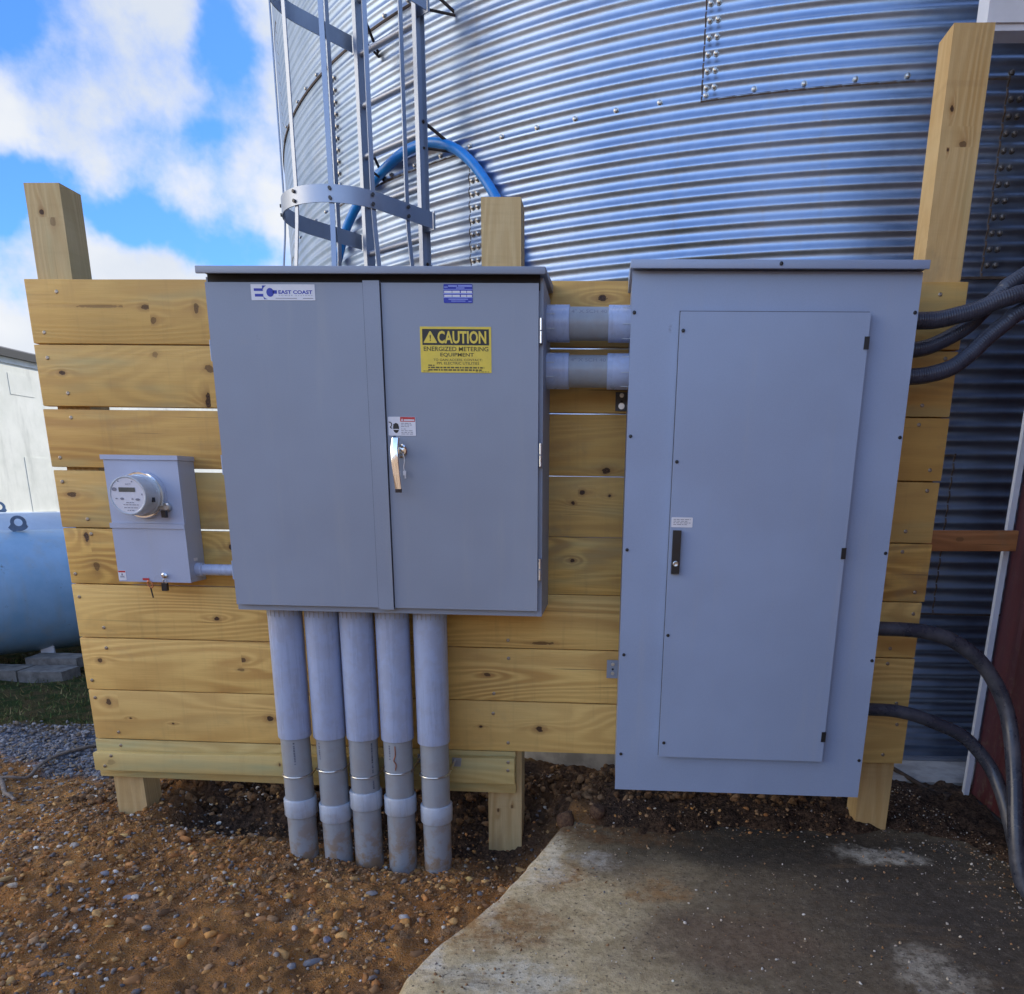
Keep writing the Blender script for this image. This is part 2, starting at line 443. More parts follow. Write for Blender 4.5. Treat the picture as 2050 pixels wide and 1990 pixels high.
def slab_mat():
    mt, t = mat('stained_concrete')
    g = t.n('ShaderNodeNewGeometry').outputs['Position']
    x, y, z = t.sep(g)
    wv = t.noise(g, 3.6, 6.0, 0.65, color=True)
    w1, w2, w3 = t.sep(wv)
    xx = t.math('ADD', x, t.math('MULTIPLY', t.math('SUBTRACT', w1, 0.5), 0.55))
    yy = t.math('ADD', y, t.math('MULTIPLY', t.math('SUBTRACT', w2, 0.5), 0.45))
    n2 = t.noise(g, 11.0, 6.0, 0.68)
    n3 = t.noise(g, 60.0, 4.0, 0.65)
    n4 = t.noise(g, 230.0, 2.0, 0.6)
    c = t.mix(t.smooth(n2, 0.32, 0.68), (0.50, 0.385, 0.205), (0.74, 0.59, 0.345))
    brk = t.smooth(t.noise(g, 17.0, 6.0, 0.72), 0.36, 0.58, 0.15, 1.0)
    # worn-in stains (cx, cy, rx, ry, colour, amount)
    for (cx, cy, rx, ry, colr, amt) in (
        (3.25, -0.80, 0.62, 0.75, (0.135, 0.105, 0.072), 0.92),
        (3.75, -0.50, 0.45, 0.60, (0.085, 0.072, 0.058), 0.92),
        (3.00, -0.14, 0.72, 0.24, (0.070, 0.058, 0.044), 0.95),
        (2.30, -0.10, 0.30, 0.09, (0.20, 0.105, 0.045), 0.9),
        (2.16, -0.52, 0.10, 0.12, (0.36, 0.175, 0.055), 0.85),
        (2.52, -0.58, 0.13, 0.07, (0.36, 0.18, 0.06), 0.7),
        (1.98, -0.86, 0.20, 0.11, (0.36, 0.19, 0.07), 0.9),
        (2.42, -0.40, 0.16, 0.09, (0.15, 0.12, 0.085), 0.6),
        (2.80, -0.88, 0.24, 0.14, (0.19, 0.125, 0.08), 0.6),
        (2.07, -0.40, 0.09, 0.22, (0.80, 0.72, 0.54), 0.95),
        (1.80, -1.05, 0.05, 0.12, (0.70, 0.63, 0.50), 0.85),
        (1.93, -0.70, 0.055, 0.15, (0.78, 0.70, 0.52), 0.9),
        (2.06, -1.12, 0.16, 0.07, (0.74, 0.66, 0.48), 0.9),
        (2.36, -0.36, 0.10, 0.05, (0.58, 0.54, 0.46), 0.7),
        (3.52, -0.20, 0.17, 0.07, (0.60, 0.56, 0.46), 0.9),
        (3.42, -1.02, 0.09, 0.12, (0.55, 0.49, 0.37), 0.75)):
        u = t.math('DIVIDE', t.math('SUBTRACT', xx, cx), rx)
        v = t.math('DIVIDE', t.math('SUBTRACT', yy, cy), ry)
        d2 = t.math('ADD', t.math('MULTIPLY', u, u), t.math('MULTIPLY', v, v))
        fac = t.math('MULTIPLY', t.smooth(d2, 0.10, 2.6, 1.0, 0.0), amt)
        if colr[0] > 0.19: fac = t.math('MULTIPLY', fac, brk)
        c = t.mix(fac, c, colr)
    c = t.mix(t.smooth(n2, 0.54, 0.68, 0.0, 0.35), c, (0.17, 0.12, 0.07))
    mot = t.noise(g, 24.0, 8.0, 0.78)
    c = t.mix(t.smooth(mot, 0.38, 0.58, 0.55, 0.0), c, t.mix(1.0, c, (0.50, 0.47, 0.43), 'MULTIPLY'))
    c = t.mix(t.smooth(mot, 0.56, 0.72, 0.0, 0.55), c, t.mix(0.5, c, (0.55, 0.45, 0.29)))
    sm = t.noise(t.scale(g, (2.2, 9.0, 1.0)), 1.0, 6.0, 0.7)
    c = t.mix(t.smooth(sm, 0.54, 0.70, 0.0, 0.55), c, (0.20, 0.135, 0.075))
    pore = t.voro(g, 26.0)
    c = t.mix(t.math('MULTIPLY', t.smooth(pore, 0.05, 0.16, 0.9, 0.0), t.smooth(n2, 0.42, 0.58)), c, (0.07, 0.055, 0.042))
    c = t.mix(t.smooth(n3, 0.57, 0.68, 0.0, 0.8), c, (0.075, 0.060, 0.046))
    c = t.mix(t.smooth(n3, 0.27, 0.38, 0.35, 0.0), c, (0.34, 0.30, 0.24))
    c = t.mix(t.smooth(n4, 0.62, 0.74, 0.0, 0.5), c, (0.40, 0.37, 0.32))
    h = t.math('ADD', t.math('MULTIPLY', n2, 0.5), t.math('ADD', t.math('MULTIPLY', n3, 0.35), t.math('MULTIPLY', n4, 0.15)))
    t.out(c, t.smooth(n2, 0.3, 0.7, 0.7, 0.95), 0.0, t.bump(h, 0.6, 0.018), 0.10)
    return mt
M['slab'] = slab_mat()

def vcol(name, rough=0.85, bump=0.4):
    mt, t = mat(name)
    g = t.n('ShaderNodeNewGeometry').outputs['Position']
    n1 = t.noise(g, 90.0, 4.0, 0.65)
    c = t.mix(t.smooth(n1, 0.35, 0.7, 0.0, 0.45), t.attr('tint').outputs['Color'], (0.30, 0.18, 0.09))
    t.out(c, rough, 0.0, t.bump(n1, bump, 0.006), 0.12)
    return mt
M['stones'] = vcol('stones')
M['clods'] = vcol('clods', 0.95, 0.8)
M['blades'] = vcol('grass_blades', 0.7, 0.0)
M['stick'] = simple('grey_twig', (0.20, 0.16, 0.125), 0.85, 0, 0.35, 40, 0.6, 90)
M['iron'] = simple('rusty_iron', (0.055, 0.040, 0.032), 0.7, 0.4, 0.4, 40, 0.4, 90)

# ------------------------------------------------------------------ geometry helpers
def obj(name, bm, material=None, parent=None, smooth=False, bevel=0.0, seg=2):
    me = bpy.data.meshes.new(name)
    if bevel:
        es = [e for e in bm.edges if len(e.link_faces) == 2 and e.calc_face_angle(0) > R(25)]
        bmesh.ops.bevel(bm, geom=es, offset=bevel, offset_type='OFFSET', segments=seg, profile=0.5, affect='EDGES', clamp_overlap=True)
    bm.normal_update()
    bm.to_mesh(me)
    bm.free()
    o = bpy.data.objects.new(name, me)
    COL.objects.link(o)
    if material: me.materials.append(material)
    if smooth:
        me.polygons.foreach_set('use_smooth', [True] * len(me.polygons))
        if smooth != 'all':
            me.set_sharp_from_angle(angle=R(35))
    if parent: adopt(o, parent)
    return o

def world_loc(p):
    l = Vector((0, 0, 0))
    while p is not None:
        l += p.location + p.matrix_parent_inverse.translation
        p = p.parent
    return l

def adopt(o, parent):
    o.parent = parent
    o.matrix_parent_inverse = Matrix.Translation(-world_loc(parent))

def tag(o, label, cat, group=None):
    o['label'] = label
    o['category'] = cat
    if group: o['group'] = group
    return o

def thing(name, label, cat, loc=(0, 0, 0), group=None):
    o = bpy.data.objects.new(name, None)
    COL.objects.link(o)
    o.location = loc
    o.empty_display_size = 0.1
    return tag(o, label, cat, group)

def structure(o):
    o['kind'] = 'structure'
    return o

def box(bm, x0, x1, y0, y1, z0, z1):
    vs = [bm.verts.new(p) for p in ((x0, y0, z0), (x1, y0, z0), (x1, y1, z0), (x0, y1, z0), (x0, y0, z1), (x1, y0, z1), (x1, y1, z1), (x0, y1, z1))]
    for f in ((3, 2, 1, 0), (4, 5, 6, 7), (0, 1, 5, 4), (1, 2, 6, 5), (2, 3, 7, 6), (3, 0, 4, 7)):
        bm.faces.new([vs[i] for i in f])
    return vs

def bx(name, x0, x1, y0, y1, z0, z1, material, parent=None, bevel=0.0, seg=2):
    bm = bmesh.new()
    box(bm, x0, x1, y0, y1, z0, z1)
    return obj(name, bm, material, parent, smooth=bool(bevel), bevel=bevel, seg=seg)

def prism(bm, pts, y0, y1):
    """polygon in the xz plane (counter-clockwise seen from -y), extruded from y0 (front) to y1"""
    a = [bm.verts.new((p[0], y0, p[1])) for p in pts]
    b = [bm.verts.new((p[0], y1, p[1])) for p in pts]
    n = len(pts)
    bm.faces.new(a)
    bm.faces.new(list(reversed(b)))
    for i in range(n):
        bm.faces.new((a[i], b[i], b[(i + 1) % n], a[(i + 1) % n]))

def cyl(bm, p0, p1, r0, r1=None, seg=24, caps=True):
    r1 = r0 if r1 is None else r1
    p0, p1 = Vector(p0), Vector(p1)
    d = (p1 - p0).normalized()
    a = d.orthogonal().normalized()
    b = d.cross(a)
    A, B = [], []
    for i in range(seg):
        t = 2 * math.pi * i / seg
        o = a * math.cos(t) + b * math.sin(t)
        A.append(bm.verts.new(p0 + o * r0))
        B.append(bm.verts.new(p1 + o * r1))
    for i in range(seg):
        j = (i + 1) % seg
        bm.faces.new((A[i], A[j], B[j], B[i]))
    if caps:
        bm.faces.new(list(reversed(A)))
        bm.faces.new(B)

def lathe(bm, prof, axis0, axis_dir, seg=40):
    """prof: list of (distance along axis, radius)"""
    d = Vector(axis_dir).normalized()
    a = d.orthogonal().normalized()
    b = d.cross(a)
    rings = []
    for (h, r) in prof:
        c = Vector(axis0) + d * h
        if r < 1e-6:
            rings.append([bm.verts.new(c)])
        else:
            rings.append([bm.verts.new(c + (a * math.cos(2 * math.pi * i / seg) + b * math.sin(2 * math.pi * i / seg)) * r) for i in range(seg)])
    for A, B in zip(rings[:-1], rings[1:]):
        for i in range(seg):
            j = (i + 1) % seg
            if len(A) == 1 and len(B) == 1: continue
            if len(A) == 1: bm.faces.new((A[0], B[j], B[i]))
            elif len(B) == 1: bm.faces.new((A[i], A[j], B[0]))
            else: bm.faces.new((A[i], A[j], B[j], B[i]))

def spline(pts, n=12):
    P = [Vector(p) for p in pts]
    P = [P[0] * 2 - P[1]] + P + [P[-1] * 2 - P[-2]]
    out = []
    for i in range(1, len(P) - 2):
        for k in range(n):
            t = k / n
            a, b, c, d = P[i - 1], P[i], P[i + 1], P[i + 2]
            out.append(0.5 * ((2 * b) + (c - a) * t + (2 * a - 5 * b + 4 * c - d) * t * t + (3 * b - a - 3 * c + d) * t ** 3))
    out.append(P[-2])
    return out

def tube(bm, path, r, seg=16, ridge=0.0, pitch=0.012, closed=False):
    """sweep a circle along path; ridge > 0 adds ribs of flexible conduit"""
    P = [Vector(p) for p in path]
    if ridge:
        L = [0.0]
        for a, b in zip(P[:-1], P[1:]): L.append(L[-1] + (b - a).length)
        n = int(L[-1] / (pitch / 6))
        Q, k = [], 0
        for i in range(n + 1):
            s = L[-1] * i / n
            while k < len(L) - 2 and L[k + 1] < s: k += 1
            Q.append(P[k].lerp(P[k + 1], (s - L[k]) / max(1e-9, L[k + 1] - L[k])))
        P = Q
    rings, up = [], None
    for i, p in enumerate(P):
        d = (P[min(i + 1, len(P) - 1)] - P[max(i - 1, 0)]).normalized()
        up = d.orthogonal().normalized() if up is None else (up - d * up.dot(d)).normalized()
        b = d.cross(up)
        rr = (r(i / (len(P) - 1)) if callable(r) else r)
        if ridge: rr += ridge * math.sin(i / 6 * 2 * math.pi)
        rings.append([bm.verts.new(p + (up * math.cos(2 * math.pi * k / seg) + b * math.sin(2 * math.pi * k / seg)) * rr) for k in range(seg)])
    for A, B in zip(rings[:-1], rings[1:]):
        for k in range(seg):
            j = (k + 1) % seg
            bm.faces.new((A[k], A[j], B[j], B[k]))
    bm.faces.new(list(reversed(rings[0])))
    bm.faces.new(rings[-1])

def text_bm(bm, s, x0, x1, z0, z1, y, bold=0.0, depth=0.0006):
    """lettering that fills the box x0..x1, z0..z1 on the plane y, facing -y"""
    cu = bpy.data.curves.new('t', 'FONT')
    cu.body = s
    cu.offset = bold
    cu.resolution_u = 3
    to = bpy.data.objects.new('t', cu)
    COL.objects.link(to)
    dg = bpy.context.evaluated_depsgraph_get()
    dg.update()
    me = bpy.data.meshes.new_from_object(to.evaluated_get(dg))
    bpy.data.objects.remove(to)
    vs = [v.co.copy() for v in me.vertices]
    if vs:
        ax, bxx = min(v.x for v in vs), max(v.x for v in vs)
        az, bz = min(v.y for v in vs), max(v.y for v in vs)
        kx, kz = (x1 - x0) / (bxx - ax), (z1 - z0) / (bz - az)
        nv = [bm.verts.new((x0 + (v.x - ax) * kx, y, z0 + (v.y - az) * kz)) for v in vs]
        for p in me.polygons:
            try: bm.faces.new([nv[i] for i in p.vertices])
            except ValueError: pass
    bpy.data.meshes.remove(me)

def lettering(name, lines, y, material, parent, bold=0.0):
    bm = bmesh.new()
    for l in lines: text_bm(bm, *l, y, bold)
    bmesh.ops.recalc_face_normals(bm, faces=bm.faces)
    for f in bm.faces:
        if f.normal.y > 0: f.normal_flip()
    return obj(name, bm, material, parent)

def bars(name, rects, y, material, parent):
    """printed blocks / unreadably small print: flat rectangles x0,x1,z0,z1 at y"""
    bm = bmesh.new()
    for (x0, x1, z0, z1) in rects:
        bm.faces.new([bm.verts.new(p) for p in ((x0, y, z0), (x1, y, z0), (x1, y, z1), (x0, y, z1))])
    return obj(name, bm, material, parent)

def smallprint(name, x0, x1, z0, z1, y, material, parent, seed):
    """a line of print too small to read: a row of word-like dashes"""
    rr = random.Random(seed)
    rects, x = [], x0
    while x < x1 - 0.002:
        wd = rr.uniform(0.005, 0.016)
        rects.append((x, min(x1, x + wd), z0, z1))
        x += wd + 0.003
    return bars(name, rects, y, material, parent)

rnd = random.Random(7)

# ------------------------------------------------------------------ ground
SE = ((0.6, 2.35), (0.03, 2.175), (-0.229, 2.103), (-0.65, 1.967), (-0.876, 1.858), (-0.984, 1.794), (-1.136, 1.745), (-1.246, 1.731), (-2.2, 1.40), (-4.0, 0.8))   # y, x of the slab's left edge
def slab_x(y):
    for (ya, xa), (yb, xb) in zip(SE[:-1], SE[1:]):
        if ya >= y >= yb: return xa + (xb - xa) * (ya - y) / (ya - yb)
    return SE[0][1] if y > SE[0][0] else SE[-1][1]
def ss(x, a, b):
    t = min(1.0, max(0.0, (x - a) / (b - a)))
    return t * t * (3 - 2 * t)
def gz(x, y):
    n1 = noise.fractal(Vector((x * 1.3, y * 1.3, 3.1)), 1.0, 2.0, 4)
    n2 = noise.fractal(Vector((x * 7.0, y * 7.0, 9.4)), 0.9, 2.1, 4)
    n3 = noise.fractal(Vector((x * 21.0, y * 21.0, 5.0)), 0.9, 2.1, 3)
    far = ss(math.hypot(x - 1.5, y), 4.0, 9.0)
    n4 = noise.fractal(Vector((x * 48.0, y * 48.0, 2.0)), 0.8, 2.1, 2)
    z = -0.085 + 0.030 * n1 + 0.020 * n2 + 0.012 * n3 + 0.0060 * n4
    # spoil heaps and the trench under the boards
    z -= 0.055 * math.exp(-((x - 1.35) / 0.55) ** 2 - ((y + 0.02) / 0.30) ** 2)
    z -= 0.048 * ss(x, 1.05, 1.60) * math.exp(-((y + 0.16) / 0.22) ** 2)
    z -= 0.09 * ss(x, 0.18, 0.45) * (1 - ss(x, 1.7, 1.9)) * math.exp(-((y - 0.10) / 0.13) ** 2)
    z -= 0.10 * math.exp(-((x - 1.95) / 0.16) ** 2 - ((y + 0.02) / 0.22) ** 2)
    z += 0.06 * math.exp(-((x + 0.02) / 0.35) ** 2 - ((y + 0.30) / 0.35) ** 2)
    rough = math.exp(-((y - 0.38) / 0.30) ** 2) * ss(x, -0.3, 0.5) * (1 - ss(x, 3.4, 4.2))
    z += rough * (0.10 + 0.085 * n2 + 0.040 * n3 + 0.016 * n4 + 0.05 * n1)
    e = slab_x(y)
    if y < 0.6:
        inside = ss(x, e - 0.05, e + 0.02)
        dirt = 0.015 + 0.022 * n2 + 0.010 * n3 + 0.012 * n1
        yj = y + 0.10 * n1 + 0.05 * n2
        cover = ss(yj, -0.20, 0.08)                                 # dirt spilling over the slab's back edge
        cover = max(cover, ss(x + 0.35 * y, 3.72, 4.05))
        zin = -0.06 * (1 - cover) + cover * (0.006 + dirt + 0.006 * n4 + rough * 0.05)
        z = z * (1 - inside) + zin * inside
    return z * (1 - far) + (-0.09) * far

def axis(lo, hi, step, ext):
    a = list(np.arange(lo, hi + 1e-6, step))
    s, p, q = step, lo, hi
    while p > -ext:
        s *= 1.35
        p -= s; q += s
        a = [p] + a + [q]
    return a
XS = axis(-1.5, 4.3, 0.0135, 90.0)
YS = axis(-1.5, 1.2, 0.0135, 90.0)
GV = np.array([(x, y, gz(x, y)) for y in YS for x in XS], dtype=np.float64)
nx, ny = len(XS), len(YS)
GF = [(j * nx + i, j * nx + i + 1, (j + 1) * nx + i + 1, (j + 1) * nx + i) for j in range(ny - 1) for i in range(nx - 1)]
gme = bpy.data.meshes.new('ground')
gme.from_pydata([tuple(v) for v in GV], [], GF)
za = gme.attributes.new('zone', 'FLOAT_VECTOR', 'POINT')
def zones(x, y):
    n = noise.fractal(Vector((x * 2.2, y * 2.2, 1.7)), 1.0, 2.0, 4)
    left = 1 - ss(x, 0.0, 0.7)
    yy = y + 0.35 * n + 0.12 * x
    gr = left * ss(yy, 0.48, 0.72) * (1 - ss(yy, 1.10, 1.35))
    ga = ss(yy, 1.05, 1.35)
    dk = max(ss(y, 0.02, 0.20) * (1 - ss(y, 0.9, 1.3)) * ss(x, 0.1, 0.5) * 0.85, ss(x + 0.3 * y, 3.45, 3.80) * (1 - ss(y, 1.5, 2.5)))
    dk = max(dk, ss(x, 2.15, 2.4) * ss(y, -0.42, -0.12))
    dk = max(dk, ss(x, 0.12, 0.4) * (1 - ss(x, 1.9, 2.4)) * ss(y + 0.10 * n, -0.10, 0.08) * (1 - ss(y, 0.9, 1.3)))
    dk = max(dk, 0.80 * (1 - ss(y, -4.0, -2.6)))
    return gr, ga * (1 - dk), dk
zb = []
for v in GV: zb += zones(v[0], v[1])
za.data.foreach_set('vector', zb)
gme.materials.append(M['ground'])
gme.polygons.foreach_set('use_smooth', [True] * len(gme.polygons))
gob = bpy.data.objects.new('ground', gme)
COL.objects.link(gob)
structure(gob)

# unseen rise behind the camera, added so the silo reflects darker, warmer ground
bm = bmesh.new()
hx, hy = np.linspace(-70, 70, 71), np.linspace(-9, -60, 30)
hv = [[bm.verts.new((x, y, -0.4 + 6.5 * ss(-y, 9, 22) * (0.85 + 0.22 * noise.noise(Vector((x * 0.08, y * 0.05, 0)))) + 0.9 * ss(-y, 11, 16) * noise.fractal(Vector((x * 0.7, y * 0.7, 3)), 1.0, 2.0, 3))) for x in hx] for y in hy]
for A, B in zip(hv[:-1], hv[1:]):
    for i in range(len(A) - 1): bm.faces.new((A[i], B[i], B[i + 1], A[i + 1]))
bmesh.ops.recalc_face_normals(bm, faces=bm.faces)
structure(obj('added_hill', bm, simple('added_hill_ground', (0.33, 0.235, 0.165), 0.95, 0, 0.45, 0.6, 0, 1, 0.1), smooth='all'))

# concrete slab (one worn sheet with a rounded, chipped left edge)
bm = bmesh.new()
ys = np.concatenate([np.arange(-4.0, -1.6, 0.1), np.arange(-1.6, 0.30, 0.02)])
rows = []
for y in ys:
    e = slab_x(y) + 0.005 * noise.fractal(Vector((y * 9.0, 0.3, 2.0)), 0.8, 2.0, 5)
    xs = [e - 0.010, e, e + 0.022] + list(np.linspace(e + 0.12, 4.16, 26))
    rows.append([bm.verts.new((x, y, (-0.14, -0.022, 0.0)[min(i, 2)] + (0.004 * noise.noise(Vector((x * 3, y * 3, 0))) if i > 1 else 0))) for i, x in enumerate(xs)])
for A, B in zip(rows[:-1], rows[1:]):
    for i in range(len(A) - 1): bm.faces.new((A[i], A[i + 1], B[i + 1], B[i]))
structure(obj('concrete_slab', bm, M['slab'], smooth='all'))

# ------------------------------------------------------------------ stones, clods, grass
def ico(sub):
    b = bmesh.new()
    bmesh.ops.create_icosphere(b, subdivisions=sub, radius=1.0)
    v = np.array([x.co[:] for x in b.verts])
    f = np.array([[q.index for q in p.verts] for p in b.faces])
    b.free()
    return v, f
IV, IF = ico(2)
nr = np.random.default_rng(11)
def scatter(name, items, material):
    """items: (x, y, z, size, flat, colour); many small stones too numerous to count, one mesh"""
    shapes = []
    for k in range(8):
        d = np.ones(len(IV))
        for _ in range(10):
            ax = nr.normal(size=3); ax /= np.linalg.norm(ax)
            d = np.minimum(d, nr.uniform(0.42, 0.90) / np.maximum(0.05, IV @ ax))
        d *= 1 + 0.13 * nr.normal(size=len(IV)).clip(-1.6, 1.6)
        shapes.append(IV * d[:, None])
    V, F, Cc = [], [], []
    off = 0
    for (x, y, z, s, fl, col) in items:
        sh = shapes[nr.integers(8)] * np.array([s * nr.uniform(0.75, 1.35), s * nr.uniform(0.65, 1.0), s * fl])
        a, b = nr.uniform(0, 6.28), nr.normal() * 0.35
        b = b if fl < 0.6 else nr.uniform(0, 6.28)
        ca, sa_, cb, sb_ = math.cos(a), math.sin(a), math.cos(b), math.sin(b)
        Rz = np.array([[ca, -sa_, 0], [sa_, ca, 0], [0, 0, 1]]) @ np.array([[1, 0, 0], [0, cb, -sb_], [0, sb_, cb]])
        V.append(sh @ Rz.T + np.array([x, y, z]))
        F.append(IF + off)
        Cc.append(np.tile(np.array([*col, 1.0]), (len(IV), 1)))
        off += len(IV)
    V = np.concatenate(V); F = np.concatenate(F); Cc = np.concatenate(Cc)
    me = bpy.data.meshes.new(name)
    me.vertices.add(len(V)); me.vertices.foreach_set('co', V.ravel())
    me.loops.add(F.size); me.loops.foreach_set('vertex_index', F.ravel().astype(np.int32))
    me.polygons.add(len(F)); me.polygons.foreach_set('loop_start', np.arange(0, F.size, 3, dtype=np.int32))
    me.update(calc_edges=True)
    ca = me.color_attributes.new('tint', 'FLOAT_COLOR', 'POINT')
    ca.data.foreach_set('color', Cc.ravel())
    me.materials.append(material)
    me.validate()
    o = bpy.data.objects.new(name, me)
    COL.objects.link(o)
    o['kind'] = 'stuff'
    return o

GREYS = [(0.19, 0.195, 0.21), (0.26, 0.255, 0.25), (0.12, 0.12, 0.125), (0.34, 0.32, 0.29), (0.40, 0.37, 0.32), (0.22, 0.19, 0.16)]
PALES = [(0.68, 0.62, 0.50), (0.74, 0.70, 0.62), (0.55, 0.43, 0.28)]
OCHRE = [(0.60, 0.29, 0.085), (0.52, 0.22, 0.07), (0.66, 0.38, 0.14), (0.44, 0.21, 0.08)]
BROWN = [(0.24, 0.125, 0.06), (0.32, 0.18, 0.085), (0.17, 0.095, 0.05), (0.38, 0.23, 0.12)]
def pick(l):
    c = l[rnd.randrange(len(l))]
    k = rnd.uniform(0.75, 1.2)
    return tuple(min(0.8, x * k) for x in c)
def clear_of_posts(x, y):
    return True
items = []
while len(items) < 14500:                                           # stony spoil on the left
    x, y = rnd.uniform(-1.3, 2.1), rnd.uniform(-1.55, 0.75)
    if x > slab_x(y) - 0.01: continue
    dens = 0.25 + 0.75 * ss(noise.fractal(Vector((x * 2.4, y * 2.4, 7.7)), 1.0, 2.0, 4) + (0.40 if x < 0.55 else -0.02), -0.2, 0.4)
    if rnd.random() > dens: continue
    if rnd.random() < 0.88 * math.exp(-((x - 0.88) / 0.38) ** 2 - ((y + 0.80) / 0.26) ** 2): continue
    s = 0.0022 + 0.0115 * rnd.random() ** 2.4 + (0.008 if rnd.random() < 0.035 else 0)
    q = rnd.random()
    col = pick(GREYS) if q < 0.40 else pick(PALES) if q < 0.52 else pick(OCHRE) if q < 0.70 else pick(BROWN)
    items.append((x, y, gz(x, y) + s * 0.25, s, rnd.uniform(0.45, 0.9), col))
for k in range(2300):                                               # half-buried lumps of the same earth
    x, y = rnd.uniform(-1.2, 2.0), rnd.uniform(-1.5, 0.0)
    if x > slab_x(y) - 0.03: continue
    s = 0.006 + 0.024 * rnd.random() ** 3
    kk = rnd.uniform(0.75, 1.2)
    items.append((x, y, gz(x, y) - s * 0.10, s, rnd.uniform(0.5, 0.8), tuple(min(0.7, v * kk) for v in (pick(OCHRE) if rnd.random() < 0.7 else pick(BROWN)))))
scatter('stony_gravel', items, M['stones'])
items = []
while len(items) < 8200:                                           # clods of dug earth under and in front of the boards
    if rnd.random() < 0.55: x, y = rnd.uniform(-0.35, 3.5), rnd.gauss(0.30, 0.22)
    else: x, y = rnd.uniform(-0.2, 2.1), rnd.gauss(-0.22, 0.20)
    if y < -0.75 or y > 0.95: continue
    if x > slab_x(y) - 0.02 and y < -0.10 and rnd.random() > 0.35 * ss(y, -0.42, -0.12): continue
    s = 0.003 + 0.015 * rnd.random() ** 3.2 * (1.9 if y > 0.15 else 0.75)
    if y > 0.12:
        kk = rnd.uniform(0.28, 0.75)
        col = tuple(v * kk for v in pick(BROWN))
    else: col = pick(BROWN) if rnd.random() < 0.75 else pick(OCHRE)
    items.append((x, y, max(gz(x, y), 0.0 if x > slab_x(y) else -9) + s * 0.2, s * (0.5 if x > slab_x(y) and y < -0.1 else 1), rnd.uniform(0.6, 0.95), col))
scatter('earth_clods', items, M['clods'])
items = []
while len(items) < 5200:                                           # blue-grey crushed stone path
    x, y = rnd.uniform(-2.6, 0.9), rnd.uniform(0.1, 2.1)
    if rnd.random() > zones(x, y)[0]: continue
    s = rnd.uniform(0.007, 0.017)
    items.append((x, y, gz(x, y) + s * 0.3, s, rnd.uniform(0.5, 0.8), pick([(0.17, 0.185, 0.22), (0.23, 0.245, 0.27), (0.31, 0.32, 0.33), (0.12, 0.13, 0.15), (0.22, 0.18, 0.13)])))
scatter('crushed_stone', items, M['stones'])
items = []
while len(items) < 2600:                                           # crumbs swept over the slab and along the shed
    if rnd.random() < 0.5: x, y = rnd.uniform(1.75, 4.05), rnd.uniform(-1.35, 0.15)
    else:
        y = rnd.uniform(-1.2, 0.5); x = 4.02 - 0.30 * y - abs(rnd.gauss(0, 0.22))
    if x < slab_x(y) + 0.03 or x > 4.15: continue
    z0 = max(0.0, gz(x, y))
    s = 0.0016 + 0.0055 * rnd.random() ** 3
    col = pick(PALES) if rnd.random() < 0.32 else pick(BROWN) if rnd.random() < 0.6 else pick(GREYS)
    items.append((x, y, z0 + s * 0.4, s, rnd.uniform(0.5, 0.9), col))
scatter('crumbs', items, M['stones'])

# grass and moss behind the gravel
bm = bmesh.new()
cl = bm.verts.layers.float_color.new('tint')
cnt = 0
while cnt < 9000:
    x, y = rnd.uniform(-4.2, 0.4), rnd.uniform(0.6, 4.2)
    if rnd.random() > zones(x, y)[1] * (0.35 + 0.65 * ss(noise.fractal(Vector((x * 3, y * 3, 4.0)), 1.0, 2.0, 3), -0.3, 0.3)): continue
    z = gz(x, y)
    a = rnd.uniform(0, 6.28); h = rnd.uniform(0.012, 0.045); wd = rnd.uniform(0.003, 0.006)
    lx, ly = rnd.gauss(0, 0.02), rnd.gauss(0, 0.02)
    c = pick([(0.065, 0.12, 0.03), (0.09, 0.15, 0.04), (0.045, 0.08, 0.025), (0.20, 0.17, 0.07)])
    vs = [bm.verts.new(p) for p in ((x - wd * math.cos(a), y - wd * math.sin(a), z - 0.004), (x + wd * math.cos(a), y + wd * math.sin(a), z - 0.004), (x + lx, y + ly, z + h))]
    for v in vs: v[cl] = (*c, 1.0)
    bm.faces.new(vs)
    cnt += 1
o = obj('grass', bm, M['blades'])
o['kind'] = 'stuff'

# stones big enough to pick out
def rock(name, x, y, sx, sy, sz, col, label, seed, rot=0.0):
    q = np.random.default_rng(seed)
    bm = bmesh.new()
    bmesh.ops.create_icosphere(bm, subdivisions=3, radius=1.0)
    cuts = [(lambda a: a / np.linalg.norm(a))(q.normal(size=3)) for _ in range(9)]
    lim = q.uniform(0.6, 0.95, 9)
    L = bm.verts.layers.float_color.new('tint')
    for v in bm.verts:
        d = min(1.0, min(l / max(0.05, float(np.dot(c, v.co))) for c, l in zip(cuts, lim)))
        p = v.co * d * (1 + 0.05 * noise.noise(v.co * 3))
        p = Vector((p.x * sx, p.y * sy, p.z * sz))
        v.co = Matrix.Rotation(rot, 3, 'Z') @ p
        v[L] = (*col, 1.0)
    o = obj(name, bm, M['stones'], smooth=True)
    o.location = (x, y, max(gz(x, y), 0.0 if x > slab_x(y) + 0.02 else -9) + sz * 0.35)
    return tag(o, label, 'stone')
rock('stone', 0.052, -0.648, 0.022, 0.014, 0.013, (0.50, 0.44, 0.34), 'pale blocky stone at the left edge beside a tan one', 3, 0.4)
rock('stone', -0.015, -0.600, 0.030, 0.013, 0.012, (0.40, 0.27, 0.12), 'long tan stone at the very left edge of the dirt', 4, 0.8)
rock('stone', 0.093, -0.350, 0.020, 0.015, 0.013, (0.38, 0.36, 0.32), 'grey beige stone in the dirt below the left post', 5, 0.2)
rock('stone', 0.372, -0.505, 0.013, 0.010, 0.010, (0.70, 0.68, 0.64), 'small bright white stone above a white and grey pair', 6)
